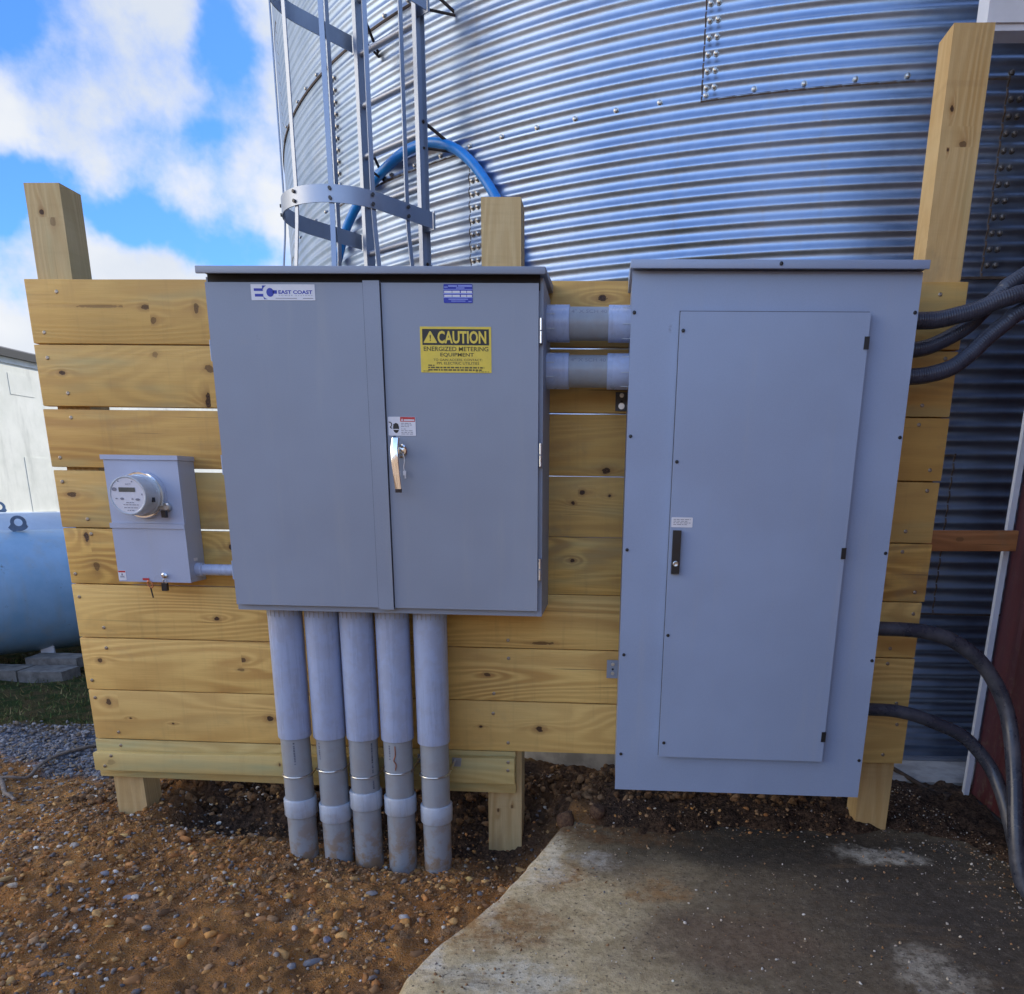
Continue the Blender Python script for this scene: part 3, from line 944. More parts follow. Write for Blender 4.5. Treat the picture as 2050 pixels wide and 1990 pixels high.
rock('stone', 0.345, -0.530, 0.020, 0.015, 0.012, (0.24, 0.25, 0.28), 'grey stone just left of the small bright white stone', 16)
rock('stone', 0.700, -0.838, 0.017, 0.013, 0.011, (0.44, 0.42, 0.38), 'round grey stone lying alone on smooth tan dirt', 7)
rock('stone', 0.540, -0.650, 0.018, 0.013, 0.012, (0.66, 0.63, 0.57), 'white stone touching a bluish grey stone in the stony dirt', 8)
rock('stone', 0.505, -0.640, 0.020, 0.015, 0.012, (0.27, 0.29, 0.35), 'bluish grey stone touching a white one in the stony dirt', 9)
rock('stone', 1.223, -0.777, 0.011, 0.021, 0.010, (0.42, 0.42, 0.43), 'oval pale grey stone on sandy soil below the leftmost pipes', 10, 0.5)
rock('stone', 1.372, -0.851, 0.017, 0.017, 0.013, (0.22, 0.23, 0.30), 'round purplish grey stone on sandy soil below the middle pipe', 11)
rock('stone', 1.622, -0.735, 0.021, 0.017, 0.015, (0.48, 0.48, 0.47), 'speckled white stone near the concrete edge, beside an orange one', 12)
rock('stone', 1.695, -0.750, 0.012, 0.021, 0.010, (0.36, 0.17, 0.075), 'flat orange brown stone right beside the concrete edge', 13, 0.2)
rock('stone', 1.362, -0.965, 0.036, 0.016, 0.014, (0.18, 0.20, 0.23), 'long dark grey stone atop a cluster of grey stones near the bottom', 14, 0.5)
rock('stone', 1.310, -1.015, 0.022, 0.018, 0.014, (0.22, 0.24, 0.27), 'dark grey stone at the lower left of the long dark grey stone', 15, 0.9)
rock('stone', 1.445, -0.555, 0.026, 0.015, 0.010, (0.22, 0.23, 0.25), 'flat grey stone in the soil below the fourth pipe', 17, 0.1)
rock('stone', 2.185, -0.015, 0.045, 0.04, 0.05, (0.10, 0.055, 0.035), 'big reddish brown clod by the tall panel\'s lower left corner', 18, 0.3)
rock('stone', 2.330, 0.030, 0.040, 0.04, 0.045, (0.085, 0.045, 0.030), 'upright dark red brown clod under the tall panel\'s bottom edge', 19, 0.9)

# twigs and the iron rod
bm = bmesh.new()
tw = [(-0.70, 1.05), (-0.78, 0.86), (-0.80, 0.72), (-0.775, 0.583), (-0.765, 0.48), (-0.82, 0.425), (-0.93, 0.43)]
tube(bm, spline([(x, y, gz(x, y) + 0.018 + 0.006 * (i % 2)) for i, (x, y) in enumerate(tw)], 8), lambda t: 0.011 - 0.004 * t, 8)
tag(obj('twig', bm, M['stick'], smooth='all'), 'long curved grey twig running over dirt beside the fence', 'twig')
bm = bmesh.new()
tw = [(-0.86, 0.42), (-0.75, 0.30), (-0.66, 0.22), (-0.58, 0.16)]
tube(bm, spline([(x, y, gz(x, y) + 0.015) for (x, y) in tw], 8), lambda t: 0.012 - 0.004 * t, 8)
tag(obj('twig', bm, M['stick'], smooth='all'), 'short straight grey twig on brown dirt at the left edge', 'twig')

# ------------------------------------------------------------------ fence
fence = thing('wooden_fence', 'tall yellow wood board fence on posts carrying grey electrical boxes', 'fence', (1.8, 0.1, 0))
JZ = [2.25, 2.013, 1.7716, 1.5304, 1.2872, 1.0475, 0.8092, 0.5690, 0.3335]
GX = (0.0, 0.95, 2.2, 3.65)
GAP = {1: (0.004, 0.005, 0.008, 0.005), 2: (0.0125, 0.0125, 0.006, 0.005), 3: (0.013, 0.014, 0.0015, 0.005), 4: (0.004, 0.010, 0.0015, 0.004),
       5: (0.004, 0.004, 0.0015, 0.004), 6: (0.004, 0.004, 0.004, 0.004), 7: (0.003, 0.003, 0.004, 0.004), 8: (0.004, 0.005, 0.003, 0.003)}
def gap(j, x):
    g = GAP.get(j, (0, 0, 0, 0))
    return float(np.interp(x, GX, g))
# x, z, rx, rz, strength
KN = [(0.486, 2.150, .020, .010, .8), (0.512, 2.101, .012, .014, .6), (0.690, 2.146, .012, .020, .7), (0.30, 2.152, .10, .006, .45), (0.103, 1.905, .013, .009, 1.1),
      (0.502, 1.976, .014, .012, .45), (0.720, 1.925, .022, .016, .7), (0.700, 1.806, .012, .032, 1.6), (0.066, 1.425, .020, .011, .9),
      (0.104, 1.249, .010, .022, 1.5), (0.130, 1.123, .014, .020, .65), (0.735, 1.218, .010, .012, 1.2), (0.638, 0.908, .013, .009, 1.2),
      (0.080, 0.705, .013, .011, .9), (0.736, 0.724, .015, .011, .8), (0.724, 0.679, .018, .007, .6), (0.091, 0.512, .012, .016, .9),
      (0.834, 0.455, .020, .013, 1.0), (0.183, 0.437, .005, .004, 1), (0.381, 0.417, .006, .004, 1), (2.293, 2.190, .018, .012, 1.5),
      (2.323, 1.554, .018, .013, 1.2), (2.228, 1.467, .012, .010, 1.3), (2.192, 1.425, .008, .008, 1.2), (2.341, 1.456, .007, .006, 1.0),
      (2.192, 1.191, .009, .008, 1.4), (2.070, 0.835, .045, .008, .7), (1.829, 0.688, .016, .009, .8), (2.059, 0.444, .019, .014, 1.3),
      (1.795, 0.448, .008, .006, 1.3), (3.60, 2.11, .02, .012, .5), (3.58, 0.93, .03, .01, .4)]
SC = [(0.13, 2.204), (0.054, 2.055), (0.051, 1.961), (0.115, 1.827), (0.113, 1.733), (0.04, 1.574), (0.033, 1.477), (0.119, 1.324), (0.126, 1.262), (0.028, 1.09),
      (0.03, 0.99), (0.121, 0.855), (0.118, 0.763), (0.029, 0.612), (0.031, 0.53), (0.118, 0.368), (0.119, 0.304), (3.558, 2.207), (3.6, 2.05), (3.609, 1.984),
      (3.545, 1.815), (3.542, 1.744), (3.608, 1.574), (3.608, 1.495), (3.544, 1.335), (3.542, 1.253), (3.614, 1.089), (3.619, 0.999), (3.543, 0.85),
      (3.541, 0.784), (3.6, 0.61), (3.614, 0.515), (3.571, 0.375), (1.92, 0.844), (1.922, 0.764), (1.856, 0.603), (1.852, 0.511), (1.918, 0.375),
      (1.93, 1.245), (1.93, 1.005)]
bm = bmesh.new()
lathe(bm, [(-0.002, 0.0075), (0.0022, 0.0075), (0.0034, 0.0055), (0.0036, 0.003), (0.002, 0.0)], (0, 0, 0), (0, -1, 0), 12)
screw_src = obj('screw', bm, M['screw'], smooth=True)
first_screw = [True]
def place_screw(x, y, z, parent):
    if first_screw[0]:
        s = screw_src; first_screw[0] = False
    else:
        s = screw_src.copy(); COL.objects.link(s)
    adopt(s, parent)
    s.location = (x, y, z)

def knot_board(name, x0, x1, top, bot, y0, y1, knots, material, parent, bevel=0.0035, wav=0.0015):
    """a board whose front carries the 'knot' attribute: position relative to the nearest knot"""
    ks = sorted(knots)
    cuts = [x0] + [(a[0] + b[0]) / 2 for a, b in zip(ks[:-1], ks[1:])] + [x1]
    extra = list(np.arange(x0 + 0.3, x1 - 0.1, 0.3))
    cuts = sorted(set([round(c, 4) for c in cuts + extra]))
    xs = [cuts[0]]
    for c in cuts[1:]:
        if c - xs[-1] > 0.004: xs.append(c)
    xs[-1] = x1
    sd_ = rnd.uniform(0, 90)
    bm = bmesh.new()
    lay = bm.loops.layers.float_vector.new('knot')
    grid = []
    for x in xs:
        t, b = top(x), bot(x)
        t += wav * noise.noise(Vector((x * 2.3 + sd_, 0, 0))); b += wav * noise.noise(Vector((x * 2.3, sd_, 0)))
        col = []
        for (y, z) in ((y0, b), (y0, (t + b) / 2), (y0, t), (y1, t), (y1, b)):
            col.append(bm.verts.new((x, y, z)))
        grid.append(col)
    for A, B in zip(grid[:-1], grid[1:]):
        for k in range(5):
            bm.faces.new((A[k], B[k], B[(k + 1) % 5], A[(k + 1) % 5]))
    bm.faces.new(grid[0]); bm.faces.new(list(reversed(grid[-1])))
    bmesh.ops.recalc_face_normals(bm, faces=bm.faces)
    es = [e for e in bm.edges if len(e.link_faces) == 2 and e.calc_face_angle(0) > R(30)]
    bmesh.ops.bevel(bm, geom=es, offset=bevel, offset_type='OFFSET', segments=2, profile=0.5, affect='EDGES', clamp_overlap=True)
    bm.normal_update()
    for f in bm.faces:
        c = f.calc_center_median()
        k = None
        if ks and f.normal.y < -0.5:
            k = min(ks, key=lambda q: ((q[0] - c.x) ** 2 + ((q[1] - c.z) * 0.6) ** 2))
        for lp in f.loops:
            p = lp.vert.co
            if k: lp[lay] = ((p.x - k[0]) / k[2], (p.z - k[1]) / k[3], k[4])
            else: lp[lay] = (50.0, 50.0, 0.0)
    return obj(name, bm, material, parent, smooth=True)

for i in range(9):
    last = i == 8
    x0, x1 = (rnd.uniform(-0.006, 0.006), 3.655 + rnd.uniform(-0.006, 0.006)) if not last else (0.0, 1.952)
    top = (lambda x, i=i: JZ[i] - gap(i, x) / 2)
    bot = (lambda x, i=i: JZ[i + 1] + gap(i + 1, x) / 2) if not last else (lambda x: 0.148 - 0.009 * x)
    zt, zb_ = JZ[i], (JZ[i + 1] if not last else 0.13)
    ks = [k for k in KN if zb_ < k[1] < zt]
    if not ks: ks = [(1.3 + 0.2 * i, (zt + zb_) / 2, .015, .01, 0.6)]
    o = knot_board('plank', x0, x1, top, bot, 0.0 + rnd.uniform(0, 0.003), 0.038, ks, M['treated'] if last else M['wood_pale'] if i >= 5 else M['wood'], fence)
    for (sx, sz) in SC:
        if zb_ < sz < zt and x0 < sx < x1: place_screw(sx, 0.002, sz, o)
# the proud board along the bottom
o = knot_board('skirt_board', 0.008, 1.952, lambda x: 0.279 + 0.024 * ss(x, 0.2, 1.95) + 0.006 * x, lambda x: 0.194 - 0.001 * x, -0.040, -0.002, [(0.09, 0.235, .02, .015, .3), (0.88, 0.25, .005, .008, 0.8)], M['treated'], fence)
for (sx, sz) in ((1.923, 0.298), (1.922, 0.259), (0.094, 0.267), (0.058, 0.216)): place_screw(sx, -0.040, sz, o)

def post(x0, x1, y0, y1, z0, z1, knots, parent):
    ks = knots
    bm = bmesh.new()
    lay = bm.loops.layers.float_vector.new('knot')
    zs = [z0] + [(a + b) / 2 for a, b in zip(sorted(k[1] for k in ks)[:-1], sorted(k[1] for k in ks)[1:])] + [z1]
    zs = sorted(set(zs + list(np.arange(z0 + 0.5, z1 - 0.2, 0.5))))
    rows = []
    for z in zs:
        rows.append([bm.verts.new((x + 0.002 * noise.noise(Vector((z * 1.5, x * 9, 0))), y, z)) for (x, y) in ((x0, y0), (x1, y0), (x1, y1), (x0, y1))])
    for A, B in zip(rows[:-1], rows[1:]):
        for k in range(4): bm.faces.new((A[k], A[(k + 1) % 4], B[(k + 1) % 4], B[k]))
    bm.faces.new(list(reversed(rows[0]))); bm.faces.new(rows[-1])
    es = [e for e in bm.edges if e.calc_face_angle(0) > R(30)]
    bmesh.ops.bevel(bm, geom=es, offset=0.006, offset_type='OFFSET', segments=2, profile=0.5, affect='EDGES', clamp_overlap=True)
    bm.normal_update()
    for f in bm.faces:
        c = f.calc_center_median()
        k = min(ks, key=lambda q: (q[0] - c.x) ** 2 + (q[1] - c.z) ** 2) if ks and f.normal.y < -0.5 else None
        for lp in f.loops:
            p = lp.vert.co
            lp[lay] = ((p.z - k[1]) / k[3], (p.x - k[0]) / k[2], k[4]) if k else (50.0, 50.0, 0.0)
    return obj('post', bm, M['post'], parent, smooth=True)
post(0.034, 0.176, 0.040, 0.165, -0.5, 2.596, [(0.090, 2.495, .010, .012, 1.1), (0.13, 2.46, .012, .02, .4)], fence)
post(1.820, 1.974, 0.040, 0.165, -0.6, 2.545, [(1.865, 0.03, .006, .010, .8), (1.93, 0.05, .006, .009, .6)], fence)
post(3.500, 3.641, 0.040, 0.165, -0.4, 3.080, [(3.529, 2.824, .007, .011, 1.1), (3.584, 2.71, .014, .012, .7), (3.533, 2.693, .004, .006, 1.1)], fence)

# ------------------------------------------------------------------ metering cabinet
cab = thing('metering_cabinet', 'large grey double door metering cabinet with yellow caution sign', 'electrical cabinet', (1.5, -0.16, 1.0))
bx('body', 0.903, 2.092, -0.322, -0.001, 1.006, 2.180, M['grey'], cab, 0.003)
# roof: shallow slope to the front, turned-down lip
bm = bmesh.new()
prof = [(-0.374, 2.180), (-0.374, 2.203), (-0.002, 2.236), (-0.002, 2.205), (-0.364, 2.192), (-0.364, 2.180)]
x0, x1 = 0.893, 2.102
A = [bm.verts.new((x0, y, z)) for (y, z) in prof]; B = [bm.verts.new((x1, y, z)) for (y, z) in prof]
bm.faces.new(A); bm.faces.new(list(reversed(B)))
for i in range(len(prof)): bm.faces.new((A[i], B[i], B[(i + 1) % len(prof)], A[(i + 1) % len(prof)]))
bmesh.ops.recalc_face_normals(bm, faces=bm.faces)
obj('roof', bm, M['grey'], cab, smooth=True, bevel=0.002)
for xa, xb, kind in ((0.909, 1.4668, 'left'), (1.5300, 2.077, 'right')):
    bx('door', xa, xb, -0.345, -0.324, 1.030, 2.1585, M['grey'], cab, 0.004, 3)
bx('centre_strip', 1.4690, 1.5268, -0.3535, -0.324, 1.024, 2.1635, M['grey'], cab, 0.004, 3)
bx('lip_shade_strip', 0.912, 2.080, -0.3285, -0.3225, 2.140, 2.1895, M['flat_black'], cab)  # black strip standing in for the deep shade under the roof lip
bx('door_shade_strip', 1.4660, 1.4695, -0.3460, -0.330, 1.032, 2.157, M['flat_black'], cab)  # black strip painted in as the shadow line left of the centre strip
bx('door_shade_strip', 1.5265, 1.5302, -0.3462, -0.330, 1.032, 2.157, M['flat_black'], cab)  # the same for the shaded gap on its right
for zc in (2.010, 1.598, 1.187):
    h = bx('hinge', 2.079, 2.0905, -0.340, -0.3225, zc - 0.040, zc + 0.040, M['grey2'], cab, 0.002)
    bm = bmesh.new()
    cyl(bm, (2.0865, -0.342, zc - 0.040), (2.0865, -0.342, zc - 0.002), 0.0055, seg=12)
    cyl(bm, (2.0865, -0.342, zc + 0.002), (2.0865, -0.342, zc + 0.040), 0.0055, seg=12)
    obj('knuckle', bm, M['steel'], h, smooth=True)
for zc in (1.94, 1.548, 1.16):
    bm = bmesh.new()
    cyl(bm, (0.9010, -0.330, zc - 0.035), (0.9010, -0.330, zc + 0.035), 0.0042, seg=12)
    obj('hinge', bm, M['grey2'], cab, smooth=True)
# lever handle
bm = bmesh.new()
lathe(bm, [(0, 0.024), (0.006, 0.024), (0.010, 0.020), (0.010, 0.0)], (1.577, -0.345, 1.606), (0, -1, 0), 28)
base = obj('door_handle', bm, M['chrome'], cab, smooth=True)
bm = bmesh.new()
cyl(bm, (1.577, -0.354, 1.606), (1.574, -0.388, 1.612), 0.011, 0.010, 18)
obj('spindle', bm, M['chrome'], base, smooth=True)
bm = bmesh.new()
sec = []
for (z, xc, wd, yc, th) in ((1.654, 1.5735, 0.017, -0.386, 0.010), (1.648, 1.5730, 0.026, -0.391, 0.015), (1.612, 1.5690, 0.027, -0.398, 0.017), (1.560, 1.5700, 0.026, -0.401, 0.013), (1.500, 1.5745, 0.023, -0.400, 0.011), (1.472, 1.5770, 0.022, -0.399, 0.010)):
    sec.append([bm.verts.new((xc + a * wd / 2, yc + b * th / 2, z)) for a, b in ((-1, -0.55), (-0.6, -1), (0.6, -1), (1, -0.55), (1, 1), (-1, 1))])
for A, B in zip(sec[:-1], sec[1:]):
    for i in range(6): bm.faces.new((A[i], B[i], B[(i + 1) % 6], A[(i + 1) % 6]))
bm.faces.new(sec[0]); bm.faces.new(list(reversed(sec[-1])))
bmesh.ops.recalc_face_normals(bm, faces=bm.faces)
obj('lever', bm, M['chrome'], base, smooth=True)
bx('lever_tip', 1.5665, 1.5875, -0.404, -0.393, 1.459, 1.4715, M['iron'], base, 0.002)
bm = bmesh.new()
tube(bm, spline([(1.586, -0.356, 1.600), (1.592, -0.356, 1.575), (1.588, -0.355, 1.548), (1.590, -0.355, 1.535)]), 0.0018, 8)
box(bm, 1.5855, 1.5955, -0.358, -0.3525, 1.520, 1.536)
box(bm, 1.590, 1.595, -0.357, -0.3535, 1.509, 1.520)
obj('key', bm, M['white'], base, smooth=True)

YF = -0.3454
def plate(name, x0, x1, z0, z1, y, material, parent, r=0.003, th=0.0008):
    bm = bmesh.new()
    pts = []
    for (cx, cz, a0) in ((x1 - r, z0 + r, -90), (x1 - r, z1 - r, 0), (x0 + r, z1 - r, 90), (x0 + r, z0 + r, 180)):
        for k in range(4):
            a = R(a0 + 30 * k)
            pts.append((cx + r * math.cos(a), cz + r * math.sin(a)))
    prism(bm, pts, y - th, y)
    return obj(name, bm, material, parent)
# blue and white company label
lb = plate('company_label', 1.0715, 1.298, 2.1015, 2.152, YF, M['white'], cab, 0.0015)
bm = bmesh.new()
ly = YF - 0.0012
def flat(bm, pts, y):
    bm.faces.new([bm.verts.new((x, y, z)) for (x, z) in pts])
LX = lambda u: 1.0715 + 0.2265 * (u - 250) / 1395.0
LZ = lambda v: 2.152 - 0.0505 * (v - 110) / 350.0
def rectp(bm, u0, u1, v0, v1):
    flat(bm, [(LX(u0), LZ(v1)), (LX(u1), LZ(v1)), (LX(u1), LZ(v0)), (LX(u0), LZ(v0))], ly)
rectp(bm, 315, 512, 200, 258)
rectp(bm, 330, 515, 320, 382)
rectp(bm, 730, 818, 240, 318)
pts = [(LX(668 + 82 * math.cos(a)), LZ(288 - 97 * math.sin(a))) for a in np.linspace(0, 2 * math.pi, 40, endpoint=False)]
flat(bm, pts, ly)
# the C behind the plug: only its two dark tips show
for tip in (((500, 210), (500, 138), (592, 138), (560, 158), (535, 182), (520, 210)), ((516, 372), (530, 398), (556, 420), (606, 436), (530, 438), (516, 410))):
    flat(bm, [(LX(u), LZ(v)) for (u, v) in tip], ly)
bmesh.ops.recalc_face_normals(bm, faces=bm.faces)
for f in bm.faces:
    if f.normal.y > 0: f.normal_flip()
obj('emblem', bm, M['blue_ink'], lb)
lettering('lettering', [('EAST COAST', LX(850), LX(1590), LZ(322), LZ(240))], ly, M['blue_ink'], lb, 0.03)
lettering('tagline', [('P O W E R   S Y S T E M S', LX(855), LX(1585), LZ(364), LZ(342))], ly, M['grey_ink'], lb)
bars('small_print', [(LX(780), LX(1245), LZ(422), LZ(410)), (LX(1375), LX(1600), LZ(422), LZ(410))], ly, M['grey_ink'], lb)
# blue rating label
rb = plate('rating_label', 1.7485, 1.849, 2.0955, 2.1545, YF, M['blue_ink'], cab, 0.003)
BX = lambda u: 1.7485 + 0.1005 * (u - 650) / 545.0
BZ = lambda v: 2.1545 - 0.059 * (v - 80) / 380.0
bars('pale_lines', [(BX(650), BX(1195), BZ(192), BZ(182)), (BX(650), BX(1195), BZ(280), BZ(262)), (BX(650), BX(1195), BZ(356), BZ(342)),
                    (BX(740), BX(910), BZ(132), BZ(106)), (BX(925), BX(1185), BZ(132), BZ(102)), (BX(665), BX(730), BZ(150), BZ(132)), (BX(885), BX(1045), BZ(168), BZ(148)),
                    (BX(740), BX(1110), BZ(392), BZ(374)), (BX(790), BX(1060), BZ(428), BZ(414)), (BX(1115), BX(1175), BZ(436), BZ(424))], YF - 0.0012, M['pale_blue'], rb)
bars('value_fields', [(BX(a), BX(b), BZ(v1), BZ(v0)) for v0, v1 in ((215, 258), (297, 338)) for a, b in ((662, 805), (815, 955), (975, 1080), (1090, 1185))], YF - 0.0014, M['white'], rb)
# yellow caution sign
cs = plate('caution_sign', 1.6615, 1.912, 1.8715, 2.0205, YF, M['yellow'], cab, 0.002)
CX = lambda u: 1.6615 + 0.2505 * (u - 205) / 1360.0
CZ = lambda v: 2.0205 - 0.149 * (v - 895) / 880.0
cy_ = YF - 0.0012
bars('header', [(CX(248), CX(1522), CZ(1245), CZ(940))], cy_, M['ink'], cs)
bm = bmesh.new()
flat(bm, [(CX(272), CZ(1195)), (CX(282), CZ(1207)), (CX(520), CZ(1207)), (CX(530), CZ(1195)), (CX(412), CZ(985)), (CX(390), CZ(985))], cy_ - 0.0004)
obj('triangle', bm, M['yellow'], cs)
lettering('exclamation', [('!', CX(388), CX(415), CZ(1168), CZ(1050))], cy_ - 0.0008, M['brown_ink'], cs, 0.02)
lettering('headline', [('CAUTION', CX(540), CX(1470), CZ(1215), CZ(975))], cy_ - 0.0004, M['yellow'], cs, 0.03)
lettering('lettering', [('ENERGIZED METERING', CX(268), CX(1508), CZ(1360), CZ(1275)), ('EQUIPMENT', CX(585), CX(1230), CZ(1475), CZ(1392))], cy_, M['brown_ink'], cs, 0.015)
lettering('lettering', [('TO GAIN ACCESS, CONTACT:', CX(450), CX(1390), CZ(1556), CZ(1505)), ('PPL ELECTRIC UTILITIES', CX(515), CX(1330), CZ(1618), CZ(1568))], cy_, M['brown_ink'], cs, 0.006)
for k, (a, b, v0, v1) in enumerate(((345, 468, 1622, 1645), (345, 1425, 1662, 1690), (345, 1400, 1708, 1736), (250, 375, 1740, 1752), (1260, 1540, 1748, 1760))):
    smallprint('small_print', CX(a), CX(b), CZ(v1), CZ(v0), cy_, M['brown_ink'], cs, k)
# danger label with hand pictogram
dl = plate('danger_label', 1.535, 1.635, 1.658, 1.7225, YF, M['white'], cab, 0.003)
DX = lambda u: 1.535 + 0.100 * (u - 306) / 226.0
DZ = lambda v: 1.7225 - 0.0645 * (v - 216) / 150.0
dy_ = YF - 0.0012
bars('header', [(DX(406), DX(528), DZ(254), DZ(217))], dy_, M['red'], dl)
bars('header_print', [(DX(436), DX(522), DZ(247), DZ(236))], dy_ - 0.0004, M['white'], dl)
bm = bmesh.new()
flat(bm, [(DX(412), DZ(248)), (DX(432), DZ(248)), (DX(422), DZ(228))], dy_ - 0.0004)
obj('warning_triangle', bm, M['white'], dl)
bm = bmesh.new()
pts = [(DX(370 + 25 * math.cos(a)), DZ(305 - 40 * math.sin(a))) for a in np.linspace(0, 2 * math.pi, 24, endpoint=False)]
flat(bm, pts, dy_)
for u in (352, 363, 374, 385):
    flat(bm, [(DX(u - 4), DZ(290)), (DX(u + 4), DZ(290)), (DX(u + 4), DZ(266 + abs(u - 370) * 0.4)), (DX(u - 4), DZ(266 + abs(u - 370) * 0.4))], dy_ - 0.0003)
obj('hand_pictogram', bm, M['ink'], dl)
bm = bmesh.new()
tube(bm, spline([(DX(311), dy_, DZ(258)), (DX(330), dy_, DZ(264)), (DX(334), dy_, DZ(285)), (DX(322), dy_, DZ(300)), (DX(338), dy_, DZ(308))]), 0.0016, 6)
obj('spark_line', bm, M['ink'], dl)
bars('hand_band', [(DX(344), DX(392), DZ(320), DZ(313))], dy_ - 0.0008, M['white'], dl)
for k, (b, v) in enumerate(((502, 265), (500, 278), (476, 291), (450, 310), (505, 324), (512, 338), (514, 350))):
    smallprint('small_print', DX(412), DX(b), DZ(v + 4.5), DZ(v), dy_, M['grey_ink'], dl, 40 + k)

# ------------------------------------------------------------------ distribution panel
pan = thing('distribution_panel', 'tall pale grey distribution panel with one narrow raised door', 'electrical panel', (2.88, -0.16, 0.31))
bx('body', 2.398, 3.360, -0.322, -0.001, 0.312, 2.205, M['grey2'], pan, 0.003)
bx('front_cover', 2.395, 3.363, -0.3345, -0.3235, 0.310, 2.1985, M['grey2'], pan, 0.0025, 3)
bm = bmesh.new()
prof = [(-0.372, 2.199), (-0.372, 2.226), (-0.002, 2.262), (-0.002, 2.206), (-0.340, 2.206), (-0.364, 2.209), (-0.364, 2.199)]
x0, x1 = 2.388, 3.369
A = [bm.verts.new((x0, y, z)) for (y, z) in prof]; B = [bm.verts.new((x1, y, z)) for (y, z) in prof]
bm.faces.new(A); bm.faces.new(list(reversed(B)))
for i in range(len(prof)): bm.faces.new((A[i], B[i], B[(i + 1) % len(prof)], A[(i + 1) % len(prof)]))
bmesh.ops.recalc_face_normals(bm, faces=bm.faces)
rf = obj('roof', bm, M['grey2'], pan, smooth=True, bevel=0.002)
bx('door_shade_strip', 2.5610, 3.2008, -0.3385, -0.3347, 0.4635, 2.0765, M['seam'], pan)  # dark rim standing in for the shadow line around the door
pdoor = bx('door', 2.563, 3.199, -0.3600, -0.3390, 0.465, 2.070, M['grey2'], pan, 0.003, 3)
bm = bmesh.new()
lathe(bm, [(0, 0.0062), (0.0022, 0.0062), (0.003, 0.004), (0.003, 0)], (0, 0, 0), (0, -1, 0), 14)
plug = obj('plug', bm, M['black'], smooth=True)
uses = [0]
def put_plug(x, y, z, parent):
    p = plug if uses[0] == 0 else plug.copy()
    if uses[0]: COL.objects.link(p)
    uses[0] += 1
    adopt(p, parent)
    p.location = (x, y, z)
for (x, z) in ((2.574, 2.010), (2.575, 1.581), (2.575, 0.952), (2.580, 0.523)): put_plug(x, -0.3600, z, pdoor)
for (x, z) in ((2.406, 2.071), (2.408, 1.667), (2.410, 1.266), (2.412, 0.867), (2.414, 0.462), (3.352, 2.075), (3.353, 1.674), (3.353, 1.272), (3.352, 0.869), (3.350, 0.466)): put_plug(x, -0.3345, z, pan)
put_plug(2.885, -0.3725, 2.2135, rf)
for z in (1.975, 1.270, 0.567):
    bx('hinge', 3.186, 3.2025, -0.3640, -0.3355, z - 0.020, z + 0.020, M['black'], pan, 0.0015)
lt = bx('latch', 2.5735, 2.6035, -0.3755, -0.3605, 1.185, 1.342, M['black'], pan, 0.005, 3)
bm = bmesh.new()
lathe(bm, [(0, 0.0105), (0.003, 0.0105), (0.0042, 0.008), (0.003, 0.003), (0.003, 0)], (2.5885, -0.3755, 1.222), (0, -1, 0), 20)
obj('lock', bm, M['steel'], lt, smooth=True)
pl = plate('label', 2.5665, 2.6435, 1.3525, 1.3880, -0.3602, M['white'], pan, 0.003)
for k in range(4): smallprint('small_print', 2.574, 2.636 - 0.008 * (k % 2), 1.3795 - 0.006 * k, 1.3815 - 0.006 * k, -0.3614, M['grey_ink'], pl, 80 + k)
for (x0, x1, z0, z1, dark) in ((2.353, 2.3975, 1.782, 1.852, True), (2.350, 2.3975, 0.690, 0.770, False)):
    tb = bx('mounting_tab', x0, x1, -0.008, -0.0015, z0, z1, M['dark_plate'] if dark else M['grey'], pan, 0.002)
    zs = ((z1 - 0.012, 0.0085), (z0 + 0.018, 0.012)) if dark else ((z1 - 0.018, 0.0085), (z0 + 0.022, 0.0085))
    for (z, r) in zs:
        bm = bmesh.new()
        lathe(bm, [(0, r), (0.002, r), (0.002, r * 0.6), (0.007, r * 0.6), (0.007, 0)], ((x0 + x1) / 2 + 0.002, -0.008, z), (0, -1, 0), 16 if dark else 6)
        obj('bolt', bm, M['steel'], tb, smooth=True)
    bm = bmesh.new()
    cyl(bm, ((x0 + x1) / 2 + 0.002, -0.0084, (z0 + z1) / 2), ((x0 + x1) / 2 + 0.002, -0.0080, (z0 + z1) / 2), 0.005, seg=12)
    obj('bolt_hole', bm, M['flat_black'], tb)

# ------------------------------------------------------------------ meter socket
ms = thing('meter_box', 'small grey meter box with round glass meter on its face', 'meter box', (0.45, -0.06, 1.08))
bx('housing', 0.305, 0.612, -0.112, -0.001, 1.080, 1.566, M['galv_box'], ms, 0.003)
bx('top_cap', 0.298, 0.616, -0.128, -0.0005, 1.567, 1.585, M['galv_box'], ms, 0.003)
bx('upper_cover', 0.306, 0.611, -0.1215, -0.1125, 1.318, 1.5665, M['galv_box'], ms, 0.003)
bm = bmesh.new()
prism(bm, [(0.301, 1.298), (0.614, 1.298), (0.614, 1.3175), (0.301, 1.3175)], -0.130, -0.1125)
obj('drip_ledge', bm, M['galv_box'], ms, smooth=True, bevel=0.003)
bx('lower_cover', 0.305, 0.612, -0.1245, -0.1125, 1.079, 1.2975, M['galv_box'], ms, 0.003)
ax = (0.459, -0.1215, 1.430)
bm = bmesh.new()
lathe(bm, [(0.0, 0.094), (0.004, 0.094), (0.010, 0.088), (0.010, 0.080), (0.004, 0.080)], ax, (0, -1, 0), 56)
obj('sealing_base', bm, M['galv_box'], ms, smooth=True)
bm = bmesh.new()
lathe(bm, [(0.010, 0.088), (0.014, 0.091), (0.024, 0.091), (0.028, 0.088), (0.028, 0.079), (0.010, 0.079)], ax, (0, -1, 0), 56)
obj('sealing_ring', bm, M['chrome'], ms, smooth=True)
bm = bmesh.new()
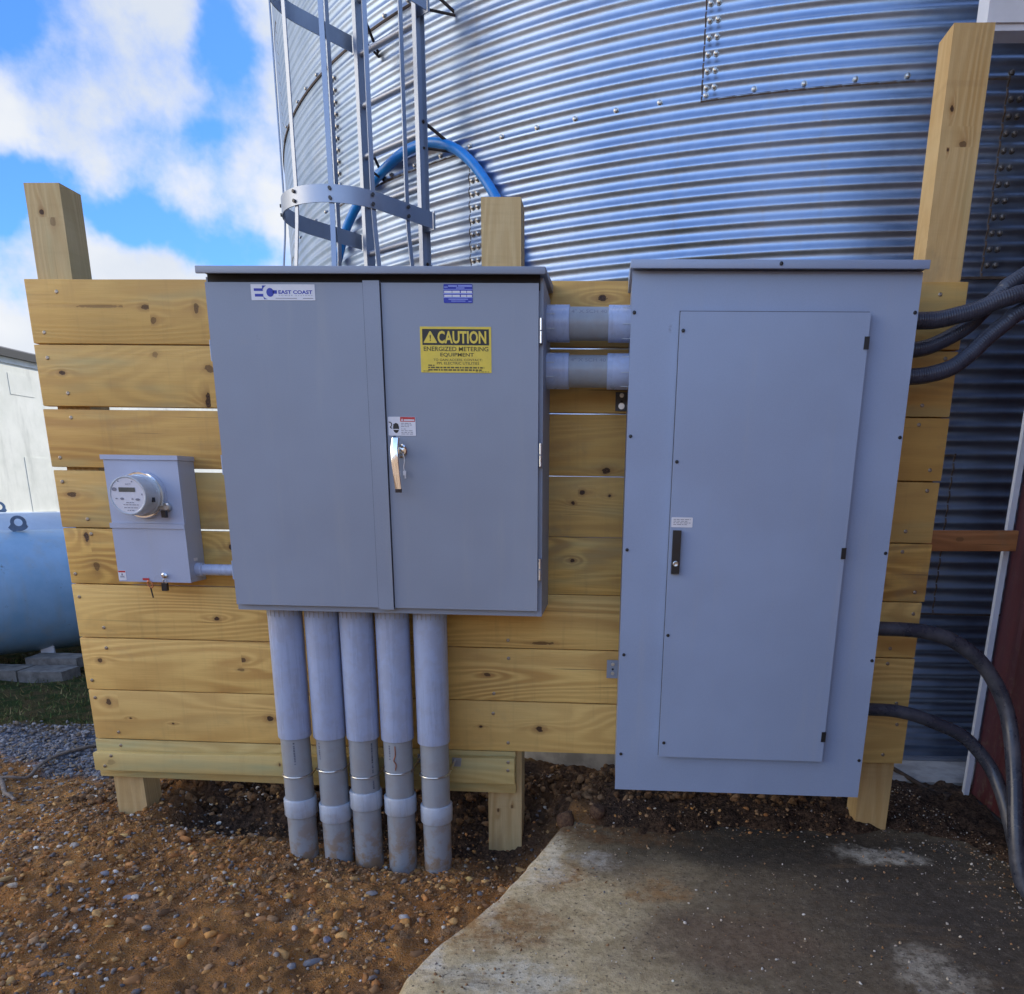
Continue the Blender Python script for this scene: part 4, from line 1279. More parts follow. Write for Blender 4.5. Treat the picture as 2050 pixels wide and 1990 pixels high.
lathe(bm, [(0.012, 0.082), (0.032, 0.082), (0.036, 0.0785), (0.090, 0.0765), (0.108, 0.0755), (0.113, 0.0735), (0.1135, 0.070), (0.111, 0.066)], ax, (0, -1, 0), 56)
mc = obj('meter', bm, M['meter_cover'], ms, smooth=True)
bm = bmesh.new()
lathe(bm, [(0.1105, 0.0), (0.1108, 0.066)], ax, (0, -1, 0), 48)
bmesh.ops.recalc_face_normals(bm, faces=bm.faces)
for f in bm.faces:
    if f.normal.y > 0: f.normal_flip()
obj('dial', bm, M['glass_white'], mc)
my = ax[1] - 0.1118
QX = lambda u: 0.459 + (u - 420) * 0.0715 / 232.0
QZ = lambda v: 1.430 - (v - 585) * 0.0735 / 248.0
bars('display', [(QX(312), QX(525), QZ(540), QZ(483))], my, M['lcd'], mc)
bm = bmesh.new()
for (u, v, a, b) in ((255, 508, 34, 24), (270, 628, 16, 8), (342, 628, 26, 15), (478, 630, 16, 8), (545, 636, 30, 16), (318, 405, 9, 9), (495, 408, 9, 9), (608, 570, 7, 12)):
    flat(bm, [(QX(u + a * math.cos(t)), QZ(v + b * math.sin(t))) for t in np.linspace(0, 2 * math.pi, 16, endpoint=False)][::-1], my)
bmesh.ops.recalc_face_normals(bm, faces=bm.faces)
for f in bm.faces:
    if f.normal.y > 0: f.normal_flip()
obj('dial_marks', bm, M['grey_ink'], mc)
lettering('lettering', [('ACT', QX(405), QX(480), QZ(452), QZ(430))], my, M['grey_ink'], mc)
for k, (u0, u1, v) in enumerate(((390, 490, 672), (350, 550, 700), (355, 545, 738), (395, 495, 772))):
    smallprint('small_print', QX(u0), QX(u1), QZ(v + 9), QZ(v), my, M['grey_ink'], mc, 120 + k)
bx('port_window', 0.5325, 0.5375, -0.199, -0.182, 1.405, 1.423, M['black'], mc)
# ring lock and seal
bm = bmesh.new()
lathe(bm, [(0, 0.017), (0.014, 0.017), (0.020, 0.012), (0.020, 0)], (0.552, -0.124, 1.385), (0, -1, 0), 20)
box(bm, 0.528, 0.550, -0.150, -0.138, 1.376, 1.390)
obj('ring_clamp', bm, M['steel'], ms, smooth=True)
bx('ring_lock', 0.541, 0.560, -0.160, -0.145, 1.344, 1.372, M['black'], ms, 0.002)
st = plate('danger_sticker', 0.3055, 0.3385, 1.084, 1.1245, -0.1247, M['white'], ms, 0.004)
bars('red_header', [(0.307, 0.337, 1.1165, 1.1235)], -0.1259, M['red'], st)
bars('small_print', [(0.319, 0.325, 1.104, 1.112), (0.313, 0.331, 1.0985, 1.102), (0.312, 0.332, 1.094, 1.0955)], -0.1259, M['grey_ink'], st)
bm = bmesh.new()
lathe(bm, [(0, 0.012), (0.010, 0.012), (0.014, 0.006), (0.022, 0.005), (0.022, 0)], (0.507, -0.1245, 1.108), (0, -1, 0), 8)
obj('cover_bolt', bm, M['chrome'], ms, smooth=True)
lk = bx('padlock', 0.489, 0.511, -0.134, -0.118, 1.044, 1.076, M['black'], ms, 0.003)
bm = bmesh.new()
tube(bm, [(0.500 + 0.007 * math.cos(a), -0.126, 1.076 + 0.016 * math.sin(a)) for a in np.linspace(0, math.pi, 10)], 0.0018, 8)
obj('shackle', bm, M['steel'], lk, smooth=True)
bm = bmesh.new()
box(bm, 0.408, 0.436, -0.1268, -0.1255, 1.086, 1.095)
seal = obj('red_seal', bm, M['red'], ms)
bm = bmesh.new()
tube(bm, [(0.440 + 0.010 * math.cos(a) - 0.004 * math.sin(a), -0.130, 1.070 + 0.014 * math.sin(a)) for a in np.linspace(0, 2 * math.pi, 18)], 0.0028, 8)
obj('loop', bm, M['copper'], seal, smooth=True)
bm = bmesh.new()
tube(bm, [(0.440, -0.130, 1.056), (0.443, -0.130, 1.035), (0.446, -0.130, 1.014)], 0.0030, 8)
obj('tail', bm, M['iron'], seal, smooth=True)
plate('side_tag', 0.0, 0.03, 0.0, 0.012, 0.0, M['white'], ms, 0.002).matrix_parent_inverse = Matrix.Translation(-world_loc(ms)) @ Matrix.Translation((0.6125, -0.085, 1.165)) @ Matrix.Rotation(R(90), 4, 'Z')

# conduit from the meter box to the metering cabinet
cd = thing('conduit', 'short thin grey conduit between the meter box and the metering cabinet', 'conduit', (0.75, -0.06, 1.128))
bm = bmesh.new(); cyl(bm, (0.600, -0.062, 1.128), (0.915, -0.062, 1.128), 0.0235, seg=28)
obj('pipe', bm, M['pvc_sleeve'], cd, smooth=True)
bm = bmesh.new()
lathe(bm, [(0, 0.024), (0, 0.029), (0.024, 0.029), (0.027, 0.026), (0.027, 0.024)], (0.6125, -0.062, 1.128), (1, 0, 0), 28)
obj('coupling', bm, M['pvc_sleeve'], cd, smooth=True)

# ------------------------------------------------------------------ vertical conduits
M['pipe_print'] = simple('pipe_print', (0.13, 0.145, 0.19), 0.5, 0, 0.4, 60)
PIPES = [  # x, sleeve bottom, strap z, coupling centre, ground
    (1.020, 0.440, 0.268, 0.118, 'leftmost of five grey conduits dropping from the metering cabinet'),
    (1.173, 0.443, 0.300, 0.100, 'second from left of five grey conduits, its coupling close to the soil'),
    (1.317, 0.443, 0.276, 0.162, 'middle one of five grey conduits, its coupling highest above the soil'),
    (1.466, 0.442, 0.300, 0.144, 'second from right of five grey conduits, scratched reddish below the sleeve'),
    (1.622, 0.431, 0.288, 0.108, 'rightmost of five grey conduits, nearest the middle fence post')]
def riser(i):
    x, zs, zst, zcp, lab = PIPES[i]
    y = -0.170
    t = thing('conduit_riser', lab, 'conduit', (x, y, -0.1), 'grey conduits under the metering cabinet')
    tilt = 0.004 * math.sin(i * 2.1)
    bm = bmesh.new(); cyl(bm, (x + tilt, y, -0.35), (x, y, 1.0), 0.0605, seg=40, caps=False)
    p = obj('pipe', bm, M['pvc'], t, smooth=True)
    bm = bmesh.new()
    lathe(bm, [(0, 0.0605), (0, 0.0675), (0.004, 0.0685), (0.562, 0.0685)], (x, y, zs), (0, 0, 1), 44)
    s = obj('sleeve', bm, M['pvc_sleeve'], t, smooth=True)
    # printed ridges near the top of the sleeve
    for k in range(9):
        bm = bmesh.new()
        a = R(-150 + 16 * k + 7 * i)
        cxk, cyk = x + 0.0688 * math.cos(a), y + 0.0688 * math.sin(a)
        box(bm, cxk - 0.0011, cxk + 0.0011, cyk - 0.0011, cyk + 0.0011, 0.965, 0.9995)
        obj('locking_rib', bm, M['pvc'], s)
    bm = bmesh.new()
    zc = zcp
    lathe(bm, [(0, 0.0605), (0, 0.0655), (0.005, 0.0690), (0.077, 0.0690), (0.082, 0.0655), (0.082, 0.0605)], (x + tilt * 0.7, y, zc - 0.041), (0, 0, 1), 40)
    obj('coupling', bm, M['pvc_coupling'], t, smooth=True)
    bm = bmesh.new()
    path = [(x - 0.0625 * 1.0, -0.045, zst + 0.012)]
    for a in np.linspace(180, 360, 22):
        path.append((x + 0.0622 * math.cos(R(a)), y + 0.0622 * math.sin(R(a)), zst))
    path.append((x + 0.0625, -0.045, zst + 0.012))
    tube(bm, path, 0.0045, 8)
    sp = obj('strap', bm, M['steel'], t, smooth=True)
    bm = bmesh.new()
    for sx in (-1, 1):
        prism(bm, [(x + sx * 0.062 - 0.012, zst - 0.016), (x + sx * 0.062 + 0.026, zst - 0.016), (x + sx * 0.062 + 0.030, zst + 0.024), (x + sx * 0.062 - 0.012, zst + 0.026)], -0.0445, -0.0415)
    obj('strap_foot', bm, M['galv'], sp, smooth=True)
    # printing that runs down the pipe
    bm = bmesh.new()
    rr = random.Random(60 + i)
    a = R((-75, -120, -40, -110, -62)[i])
    z = zs - 0.015
    zend = zcp + 0.06 if i in (2, 4) else zst + 0.06
    cx0, cy0 = x + 0.0608 * math.cos(a), y + 0.0608 * math.sin(a)
    tx, ty = -math.sin(a), math.cos(a)
    while z > zend:
        h = rr.uniform(0.004, 0.011)
        wd = 0.0035
        if not (zst - 0.008 < z < zst + 0.016):
            vs = [bm.verts.new((cx0 + tx * k, cy0 + ty * k, zz)) for k, zz in ((-wd, z - h), (wd, z - h), (wd, z), (-wd, z))]
            bm.faces.new(vs)
        z -= h + rr.choice((0.002, 0.002, 0.006))
    pr = obj('printed_line', bm, M['pipe_print'], p)
    return t
for i in range(5): riser(i)
bm = bmesh.new()
tube(bm, spline([(1.466 + 0.004, -0.232, 0.425), (1.470, -0.2325, 0.385), (1.463, -0.2325, 0.362), (1.472, -0.2325, 0.345), (1.468, -0.2325, 0.318)]), 0.0022, 6)
mk = obj('rust_scratch', bm, M['copper'], None, smooth=True)
adopt(mk, [o for o in COL.objects if o.name == 'conduit_riser.003'][0])
bm = bmesh.new()
tube(bm, [(1.245, -0.11, 0.10), (1.240, -0.115, 0.02), (1.238, -0.12, -0.2)], 0.008, 10)
tag(obj('ground_rod', bm, M['copper'], smooth='all'), 'thin copper ground rod between the second and the middle conduit', 'rod')

# horizontal conduits between the two cabinets
def nipple(zc, label, printed):
    t = thing('conduit_nipple', label, 'conduit', (2.245, -0.15, zc), 'thick grey conduits joining the two cabinets')
    bm = bmesh.new(); cyl(bm, (2.085, -0.15, zc), (2.405, -0.15, zc), 0.0565, seg=40, caps=False)
    p = obj('pipe', bm, M['pvc'], t, smooth=True)
    for (xa, d) in ((2.0925, 1), (2.3975, -1)):
        bm = bmesh.new()
        L = 0.083 if d == 1 else 0.080
        lathe(bm, [(0, 0.0565), (0, 0.063), (L - 0.002, 0.063), (L, 0.0615), (L, 0.0565)], (xa, -0.15, zc), (d, 0, 0), 40)
        bmesh.ops.recalc_face_normals(bm, faces=bm.faces)
        c = obj('coupling', bm, M['pvc_sleeve'], t, smooth=True)
        for a in ((-62, -20, 25) if d == 1 else (-45, 10, 60)):
            bm = bmesh.new()
            yy, zz = -0.15 - 0.0632 * math.cos(R(a)), zc - 0.0632 * math.sin(R(a))
            xr = (xa, xa + 0.030) if d == 1 else (xa - 0.028, xa)
            box(bm, xr[0], xr[1], yy - 0.0012, yy + 0.0012, zz - 0.0018, zz + 0.0018)
            obj('rib', bm, M['pvc_coupling'], c)
    # stencilled print, wrapped on the pipe's front
    bm = bmesh.new()
    text_bm(bm, printed, 2.183, 2.312, 0.0, 0.016, 0.0)
    for v in bm.verts:
        a = R(28) + v.co.z / 0.0568
        v.co = Vector((v.co.x, -0.15 - 0.0569 * math.cos(a), zc + 0.0569 * math.sin(a)))
    bmesh.ops.recalc_face_normals(bm, faces=bm.faces)
    obj('stencil', bm, M['grey_ink'], p)
nipple(2.070, 'upper of two thick grey conduits joining the two cabinets', '4" X SCH 40')
nipple(1.907, 'lower of two thick grey conduits joining the two cabinets', '4" X SCH 40')

# ------------------------------------------------------------------ flexible conduits and hoses on the right
def hose(name, pts, r, material, label, cat, ridge=0.0, seg=18):
    bm = bmesh.new()
    tube(bm, spline(pts, 14), r, seg, ridge, 0.0085)
    return tag(obj(name, bm, material, smooth='all'), label, cat, None)
hose('flexible_conduit', [(3.34, -0.19, 2.079), (3.428, -0.19, 2.079), (3.485, -0.19, 2.082), (3.547, -0.195, 2.095), (3.612, -0.20, 2.112), (3.667, -0.205, 2.136), (3.719, -0.21, 2.153), (3.80, -0.21, 2.172), (4.26, -0.22, 2.24)], 0.0290, M['flex'], 'topmost ribbed dark conduit leaving the tall panel, crossing over another', 'conduit', 0.00035)
hose('flexible_conduit', [(3.34, -0.14, 1.990), (3.428, -0.14, 1.991), (3.491, -0.135, 2.004), (3.555, -0.13, 2.034), (3.625, -0.125, 2.078), (3.676, -0.12, 2.132), (3.73, -0.12, 2.190), (3.79, -0.12, 2.240), (4.26, -0.12, 2.53)], 0.0275, M['flex'], 'middle ribbed dark conduit, rising behind the topmost one', 'conduit', 0.00035)
hose('flexible_conduit', [(3.34, -0.19, 1.892), (3.432, -0.19, 1.894), (3.496, -0.19, 1.904), (3.562, -0.19, 1.928), (3.620, -0.185, 1.973), (3.675, -0.18, 2.029), (3.731, -0.18, 2.077), (3.80, -0.18, 2.125), (4.26, -0.18, 2.36)], 0.0285, M['flex'], 'lowest of three ribbed dark conduits leaving the tall panel, rising right', 'conduit', 0.00035)
hose('dark_hose', [(3.34, -0.19, 0.967), (3.428, -0.19, 0.967), (3.509, -0.19, 0.966), (3.591, -0.19, 0.960), (3.675, -0.19, 0.939), (3.752, -0.19, 0.901), (3.827, -0.195, 0.842), (3.893, -0.20, 0.760), (3.936, -0.22, 0.67), (3.955, -0.26, 0.567), (3.944, -0.36, 0.411), (3.930, -0.44, 0.268), (3.934, -0.50, 0.12), (3.960, -0.545, 0.035), (4.02, -0.63, 0.028), (4.08, -0.80, 0.028), (4.10, -1.5, 0.028), (4.06, -2.6, 0.028)], 0.0285, M['hose'], 'upper thick dark hose arching from the tall panel down to the ground', 'hose')
hose('dark_hose', [(3.34, -0.19, 0.636), (3.429, -0.19, 0.635), (3.511, -0.19, 0.632), (3.596, -0.19, 0.617), (3.690, -0.19, 0.584), (3.788, -0.195, 0.543), (3.862, -0.205, 0.482), (3.920, -0.235, 0.404), (3.946, -0.29, 0.322), (3.960, -0.35, 0.231), (3.966, -0.42, 0.139), (3.985, -0.49, 0.045), (4.05, -0.58, 0.026), (4.13, -0.78, 0.026), (4.16, -1.5, 0.026), (4.14, -2.6, 0.026)], 0.0265, M['hose'], 'lower thick dark dusty hose curving from the tall panel behind the upper one', 'hose')

# ------------------------------------------------------------------ silo
SX, SY, SR = 4.08376, 5.81717, 4.90017
PITCH, CH = 0.0676, 0.8112
silo = thing('silo', 'huge round corrugated galvanised steel grain bin behind the fence', 'silo', (SX, SY, 0))
ZB = 3.2996 - 4 * CH
AMP = 0.0054
def sheet(c, a0, a1, parent):
    """one curved corrugated sheet of course c between angles a0 < a1 (degrees)"""
    na = max(8, int((a1 - a0) / 0.9))
    per = 12
    nz = 12 * per
    V, F = [], []
    zlo = ZB + c * CH - (0.010 if c else 0)
    zhi = ZB + (c + 1) * CH + 0.004
    zs = np.linspace(zlo, zhi, nz + 2)
    fr = [0.0, 0.09 / (a1 - a0)] + [k / (na - 1) for k in range(1, na)]
    for i in range(na + 1):
        f = fr[i]
        a = R(a0 + (a1 - a0) * f)
        lap = 0.0035 * (1 - f) + 0.0045 * (c % 2) + 0.0030 * c
        for z in zs:
            ph = (z - 3.2996) / PITCH * 2 * math.pi
            # crest rolled a little fuller than the valley
            r = SR + lap + AMP * (math.cos(ph + 0.28 * math.sin(ph)) )
            V.append((SX + r * math.cos(a), SY + r * math.sin(a), z))
    m_ = len(zs)
    for i in range(na):
        for j in range(m_ - 1):
            F.append((i * m_ + j, (i + 1) * m_ + j, (i + 1) * m_ + j + 1, i * m_ + j + 1))
    # folded edges so the laps read as sheet with thickness
    base = len(V)
    for i in range(na + 1):
        x, y, z = V[i * m_]
        a = R(a0 + (a1 - a0) * fr[i])
        V.append((x - 0.007 * math.cos(a), y - 0.007 * math.sin(a), z))
    for i in range(na): F.append((base + i, base + i + 1, (i + 1) * m_, i * m_))
    base = len(V)
    for j in range(m_):
        x, y, z = V[j]
        a = R(a0)
        V.append((x - 0.006 * math.cos(a), y - 0.006 * math.sin(a), z))
    for j in range(m_ - 1): F.append((base + j, j, j + 1, base + j + 1))
    me = bpy.data.meshes.new('wall_sheet')
    me.from_pydata(V, [], F)
    me.materials.append(M['silo'])
    me.materials.append(M['lap_shade_dirt'])
    nq = na * (m_ - 1)
    mi = [0] * len(F)
    for i in range(na):
        for j in range(m_ - 1):
            if (i == 0 and j % 12 != 5) or (j < 2 and c): mi[i * (m_ - 1) + j] = 1  # strips along the laps get the painted shadow and dirt
    for q in range(nq, len(F)): mi[q] = 1
    me.polygons.foreach_set('material_index', mi)
    me.polygons.foreach_set('use_smooth', [True] * len(F))
    me.set_sharp_from_angle(angle=R(60))
    o = bpy.data.objects.new('wall_sheet', me)
    COL.objects.link(o)
    adopt(o, parent)
    return o
SHEETS = {}
STEP = 31.7
for c in range(0, 8):
    ref = -90.0 if c % 2 == 1 else -106.0
    # course 3 (just under the upper seam) has joints at -90, -121.8; course 4 at -106, -137.5
    ref = -90.0 if c % 2 == 1 else -106.0
    k0 = -3
    for k in range(-3, 4):
        a1 = ref + STEP * (k + 1); a0 = ref + STEP * k
        if a1 < -205 or a0 > 30: continue
        SHEETS[(c, k)] = (sheet(c, a0, a1 + 0.9, silo), a0, a1)
# hex bolts: pairs on each crest along the upright laps, single along the level laps
bm = bmesh.new()
lathe(bm, [(-0.008, 0.0145), (0.0025, 0.0145), (0.0025, 0.0105), (0.012, 0.0100), (0.014, 0.006), (0.014, 0)], (0, 0, 0), (1, 0, 0), 8)
bolt_src = obj('bolt', bm, M['dark_plate'], smooth=True)
bolt_src.data.materials.clear(); bolt_src.data.materials.append(simple('bin_bolt', (0.42, 0.41, 0.39), 0.30, 0.9, 0.2, 80))
bn = [0]
dark_bolt = bolt_src.data.copy()
dark_bolt.materials.clear(); dark_bolt.materials.append(simple('old_bolt', (0.16, 0.15, 0.145), 0.45, 0.8, 0.2, 80))
def bolt(c, k, ang, z, extra=0.0):
    o = bolt_src if bn[0] == 0 else bolt_src.copy()
    if bn[0]: COL.objects.link(o)
    bn[0] += 1
    if ang > -90.5: o.data = dark_bolt
    adopt(o, SHEETS[(c, k)][0])
    lap = 0.0045 * (c % 2) + 0.0030 * c + 0.0035
    ph = (z - 3.2996) / PITCH * 2 * math.pi
    r = SR + lap + AMP * math.cos(ph + 0.28 * math.sin(ph)) - 0.001 + extra
    o.location = (SX + r * math.cos(R(ang)), SY + r * math.sin(R(ang)), z)
    o.rotation_euler = (0, 0, R(ang))
def seam(c, k, a, z0, z1):
    z = ZB + c * CH + PITCH * 0.75
    n = 0
    while z < ZB + (c + 1) * CH - 0.02:
        if z0 < z < z1:
            for da in (0.28, 0.72): bolt(c, k, a + da, z)
        z += PITCH
# upright laps that the picture shows
seam(4, 0, -106.0, 3.30, 3.75)
seam(4, -1, -106.0 - STEP, 3.30, 4.11)
seam(3, -1, -90.0 - STEP, 2.55, 3.30)
seam(3, 0, -90.0, 2.50, 3.30)
for a in np.arange(-150.6, -86.0, 2.64):                            # level laps
    for c, lo, hi in ((4, -150, -86), (5, -152, -124)):
        if lo <= a <= hi:
            for k in range(-3, 4):
                if (c, k) in SHEETS and SHEETS[(c, k)][1] <= a < SHEETS[(c, k)][2]:
                    bolt(c, k, a, ZB + c * CH + 0.017, 0.002)
                    break
bm = bmesh.new()
lathe(bm, [(ZB - 0.02, SR - 0.02), (ZB - 0.02, SR - 0.06)], (SX, SY, 0), (0, 0, 1), 160)
bm.free()
bm = bmesh.new()
zt = ZB + 8 * CH
lathe(bm, [(zt - 0.02, SR + 0.02), (zt - 0.02, SR + 0.12), (zt + 2.4, 0.35), (zt + 2.6, 0.35), (zt + 2.7, 0.0)], (SX, SY, 0), (0, 0, 1), 96)
obj('roof', bm, M['galv'], silo, smooth=True)
bm = bmesh.new()
lathe(bm, [(-0.4, SR + 0.34), (0.030, SR + 0.34), (0.050, SR + 0.32), (0.050, SR - 0.10)], (SX, SY, 0), (0, 0, 1), 160)
obj('foundation', bm, simple('foundation_concrete', (0.34, 0.33, 0.31), 0.85, 0, 0.3, 7, 0.5, 50), silo, smooth=True)
# base angle ring along the foot of the wall
bm = bmesh.new()
lathe(bm, [(0.052, SR + 0.02), (0.052, SR + 0.075), (0.066, SR + 0.075), (0.066, SR + 0.03)], (SX, SY, 0), (0, 0, 1), 160)
obj('base_angle', bm, M['galv'], silo, smooth=True)

# caged ladder
lad = thing('caged_ladder', 'galvanised safety cage ladder standing off the silo wall', 'ladder', (1.044, 1.729, 2.9))
LM = Vector((1.0442, 1.7291)); LT = Vector((0.8025, -0.5967)); LN = Vector((-0.5967, -0.8025))
def LP(u, o, z): p = LM + LT * u + LN * o; return Vector((p.x, p.y, z))
def lbox(bm, u0, u1, o0, o1, z0, z1):
    vs = [bm.verts.new(LP(u, o, z)) for (u, o, z) in ((u0, o0, z0), (u1, o0, z0), (u1, o1, z0), (u0, o1, z0), (u0, o0, z1), (u1, o0, z1), (u1, o1, z1), (u0, o1, z1))]
    for f in ((3, 2, 1, 0), (4, 5, 6, 7), (0, 1, 5, 4), (1, 2, 6, 5), (2, 3, 7, 6), (3, 0, 4, 7)): bm.faces.new([vs[i] for i in f])
HW = 0.245
for s in (-1, 1):
    bm = bmesh.new()
    u = s * HW
    lbox(bm, u - 0.002, u + 0.002, -0.030, 0.030, 1.9, 5.6)
    lbox(bm, *(sorted((u + s * 0.002, u + s * 0.030))), 0.026, 0.030, 1.9, 5.6)
    lbox(bm, *(sorted((u + s * 0.002, u + s * 0.030))), -0.030, -0.026, 1.9, 5.6)
    bmesh.ops.recalc_face_normals(bm, faces=bm.faces)
    obj('rail', bm, M['galv'], lad)
RZ = [2.845 + 0.2575 * k for k in range(-4, 10)]
for z in RZ:
    bm = bmesh.new()
    cyl(bm, LP(-HW, 0, z), LP(HW, 0, z), 0.0175, seg=14)
    obj('rung', bm, M['galv'], lad, smooth=True)
def hoop_pt(t, w=0.325, dp=0.345):
    """0..1 round the U of the cage, starting at the right rail"""
    La = dp; Lb = math.pi * w
    tot = 2 * La + Lb
    s = t * tot
    if s < La: return (w, s)
    if s < La + Lb:
        a = (s - La) / w
        return (w * math.cos(a), dp + w * math.sin(a))
    return (-w, tot - s)
def hoop(zc):
    bm = bmesh.new()
    N = 60
    rows = []
    for i in range(N + 1):
        u, o = hoop_pt(i / N); u2, o2 = hoop_pt(i / N, 0.331, 0.345)
        rows.append([bm.verts.new(LP(u, o, zc - 0.041)), bm.verts.new(LP(u2, o2, zc - 0.041)), bm.verts.new(LP(u2, o2, zc + 0.041)), bm.verts.new(LP(u, o, zc + 0.041))])
    for A, B in zip(rows[:-1], rows[1:]):
        for k in range(4): bm.faces.new((A[k], B[k], B[(k + 1) % 4], A[(k + 1) % 4]))
    bm.faces.new(rows[0]); bm.faces.new(list(reversed(rows[-1])))
    bmesh.ops.recalc_face_normals(bm, faces=bm.faces)
    h = obj('hoop', bm, M['galv'], lad, smooth=True)
    for s in (-1, 1):                                              # tab that ties the hoop to the rail
        bm = bmesh.new()
        lbox(bm, *sorted((s * (HW + 0.004), s * 0.340)), -0.012, -0.006, zc - 0.045, zc + 0.045)
        obj('hoop_tab', bm, M['galv'], h)
    for tt in BARS:
        u, o = hoop_pt(tt, 0.333, 0.345)
        du = Vector((u, o - 0.345 if o > 0.345 else 0.0)).normalized()
        for dz in (-0.022, 0.022):
            p = LP(u, o, zc + dz)
            dirw = (LT * du.x + LN * du.y)
            bm = bmesh.new()
            cyl(bm, p, p + Vector((dirw.x, dirw.y, 0)) * 0.008, 0.009, seg=8)
            obj('hoop_bolt', bm, M['dark_plate'], h, smooth=True)
def tpos(deg): return (0.345 + R(deg) * 0.325) / (2 * 0.345 + math.pi * 0.325)
BARS = [0.17 / (2 * 0.345 + math.pi * 0.325), tpos(9), tpos(47), tpos(84), tpos(130), 1 - 0.17 / (2 * 0.345 + math.pi * 0.325)]
for zc in (2.921, 3.945, 4.97): hoop(zc)
for tt in BARS:
    bm = bmesh.new()
    prev = None
    for (z, fl) in ((2.42, 0.055), (2.62, 0.030), (2.80, 0.008), (2.90, 0.0), (5.4, 0.0)):
        u, o = hoop_pt(tt, 0.318, 0.345)
        c = Vector((u, max(0.0, o - 0.345) if o > 0.345 else 0.0))
        d = c.normalized() if c.length > 1e-6 else Vector((1 if u > 0 else -1, 0))
        pw = LP(u + d.x * fl, o + d.y * fl, z)
        tw = LT * (-d.y) + LN * d.x                                 # along the hoop
        nw = LT * d.x + LN * d.y
        ring = [bm.verts.new(pw + Vector((tw.x * a * 0.0125 + nw.x * b * 0.003, tw.y * a * 0.0125 + nw.y * b * 0.003, 0))) for a, b in ((-1, -1), (1, -1), (1, 1), (-1, 1))]
        if prev:
            for k in range(4): bm.faces.new((prev[k], prev[(k + 1) % 4], ring[(k + 1) % 4], ring[k]))
        else: bm.faces.new(list(reversed(ring)))
        prev = ring
    bm.faces.new(prev)
    bmesh.ops.recalc_face_normals(bm, faces=bm.faces)
    obj('cage_bar', bm, M['galv'], lad)
for z in (2.66, 3.37, 4.02, 4.7):                                   # stand-off brackets to the wall
    for s in (-1, 1):
        bm = bmesh.new()
        pA = LP(s * HW, -0.02, z + 0.06)
        pB = LP(s * (HW + 0.10), -0.215, z - 0.06)
        cyl(bm, pA, pB, 0.009, seg=8)
        cyl(bm, LP(s * HW, -0.02, z - 0.07), pB, 0.007, seg=8)
        obj('bracket', bm, M['iron'], lad, smooth=True)

# blue hose looped over the ladder
HZ = [(0.33, 2.58, 2.40), (0.37, 2.53, 2.70), (0.405, 2.490, 2.878), (0.457, 2.433, 2.958), (0.545, 2.342, 3.098), (0.629, 2.258, 3.180), (0.721, 2.171, 3.247), (0.834, 2.070, 3.305),
      (0.950, 1.972, 3.348), (1.070, 1.877, 3.381), (1.193, 1.786, 3.386), (1.308, 1.706, 3.365), (1.418, 1.634, 3.312), (1.513, 1.575, 3.233),
      (1.597, 1.526, 3.133), (1.674, 1.482, 3.019), (1.723, 1.455, 2.928), (1.763, 1.433, 2.825), (1.790, 1.419, 2.731), (1.804, 1.412, 2.646), (1.812, 1.408, 2.538), (1.815, 1.408, 1.9)]
bm = bmesh.new()
tube(bm, spline(HZ, 8), 0.0275, 18)
tag(obj('blue_hose', bm, M['hose_blue'], smooth='all'), 'bright blue hose arching over the silo ladder and down behind the fence', 'hose')

# ------------------------------------------------------------------ red shed on the right
shed = thing('red_shed', 'dark red metal sided shed with white corner trim', 'shed', (5.5, -1.5, 0))
bm = bmesh.new()
prof = []
y = 0.442
while y > -4.2:                                                    # ribbed siding
    for (dy, d) in ((0, 0), (0.16, 0), (0.172, -0.014), (0.198, -0.014), (0.21, 0)):
        prof.append((y - dy, 4.200 + d))
    y -= 0.23
B0 = [bm.verts.new((x, yy, 0.03)) for (yy, x) in prof]
T0 = [bm.verts.new((x, yy, 4.2)) for (yy, x) in prof]
for i in range(len(prof) - 1): bm.faces.new((B0[i], T0[i], T0[i + 1], B0[i + 1]))
bmesh.ops.recalc_face_normals(bm, faces=bm.faces)
obj('siding', bm, M['red_siding'], shed)
bx('wall', 4.215, 7.2, -4.3, 0.438, -0.06, 4.19, M['red_siding'], shed)
bx('corner_trim', 4.160, 4.1855, 0.425, 0.450, 0.025, 4.2, M['white_trim'], shed, 0.002)
bx('eave_trim', 3.715, 4.145, 0.300, 0.40, 3.209, 4.30, M['white_trim'], shed, 0.003)
bx('eave_soffit', 3.720, 4.145, 0.310, 0.395, 3.187, 3.2085, M['white_trim'], shed, 0.002)
bx('roof', 3.70, 7.5, -4.5, 0.62, 4.31, 4.42, M['roof'], shed)
bx('sill', 4.19, 4.24, -4.3, 0.40, -0.05, 0.028, M['flat_black'], shed)
# brown timber between fence and shed
o = knot_board('timber_beam', 3.60, 4.149, lambda x: 1.326 + 0.02 * (x - 3.79), lambda x: 1.236 + 0.02 * (x - 3.79), 0.30, 0.34, [(3.9, 1.29, .02, .01, .4)], M['orange_wood'], None)
tag(o, 'short reddish brown timber between fence and red shed', 'timber beam')
# dark iron rod and peg by the shed corner
bm = bmesh.new()
cyl(bm, (3.865, 0.72, 0.075), (4.045, 0.44, 0.012), 0.012, seg=10)
tag(obj('iron_rod', bm, M['iron'], smooth=True), 'dark iron rod leaning on the silo footing', 'rod')
bm = bmesh.new()
cyl(bm, (4.03, 0.33, -0.06), (4.035, 0.335, 0.055), 0.010, seg=10)
cyl(bm, (4.035, 0.335, 0.055), (4.036, 0.336, 0.068), 0.019, seg=8)
tag(obj('iron_peg', bm, M['iron'], smooth=True), 'short iron peg standing in dark soil by the shed', 'peg')

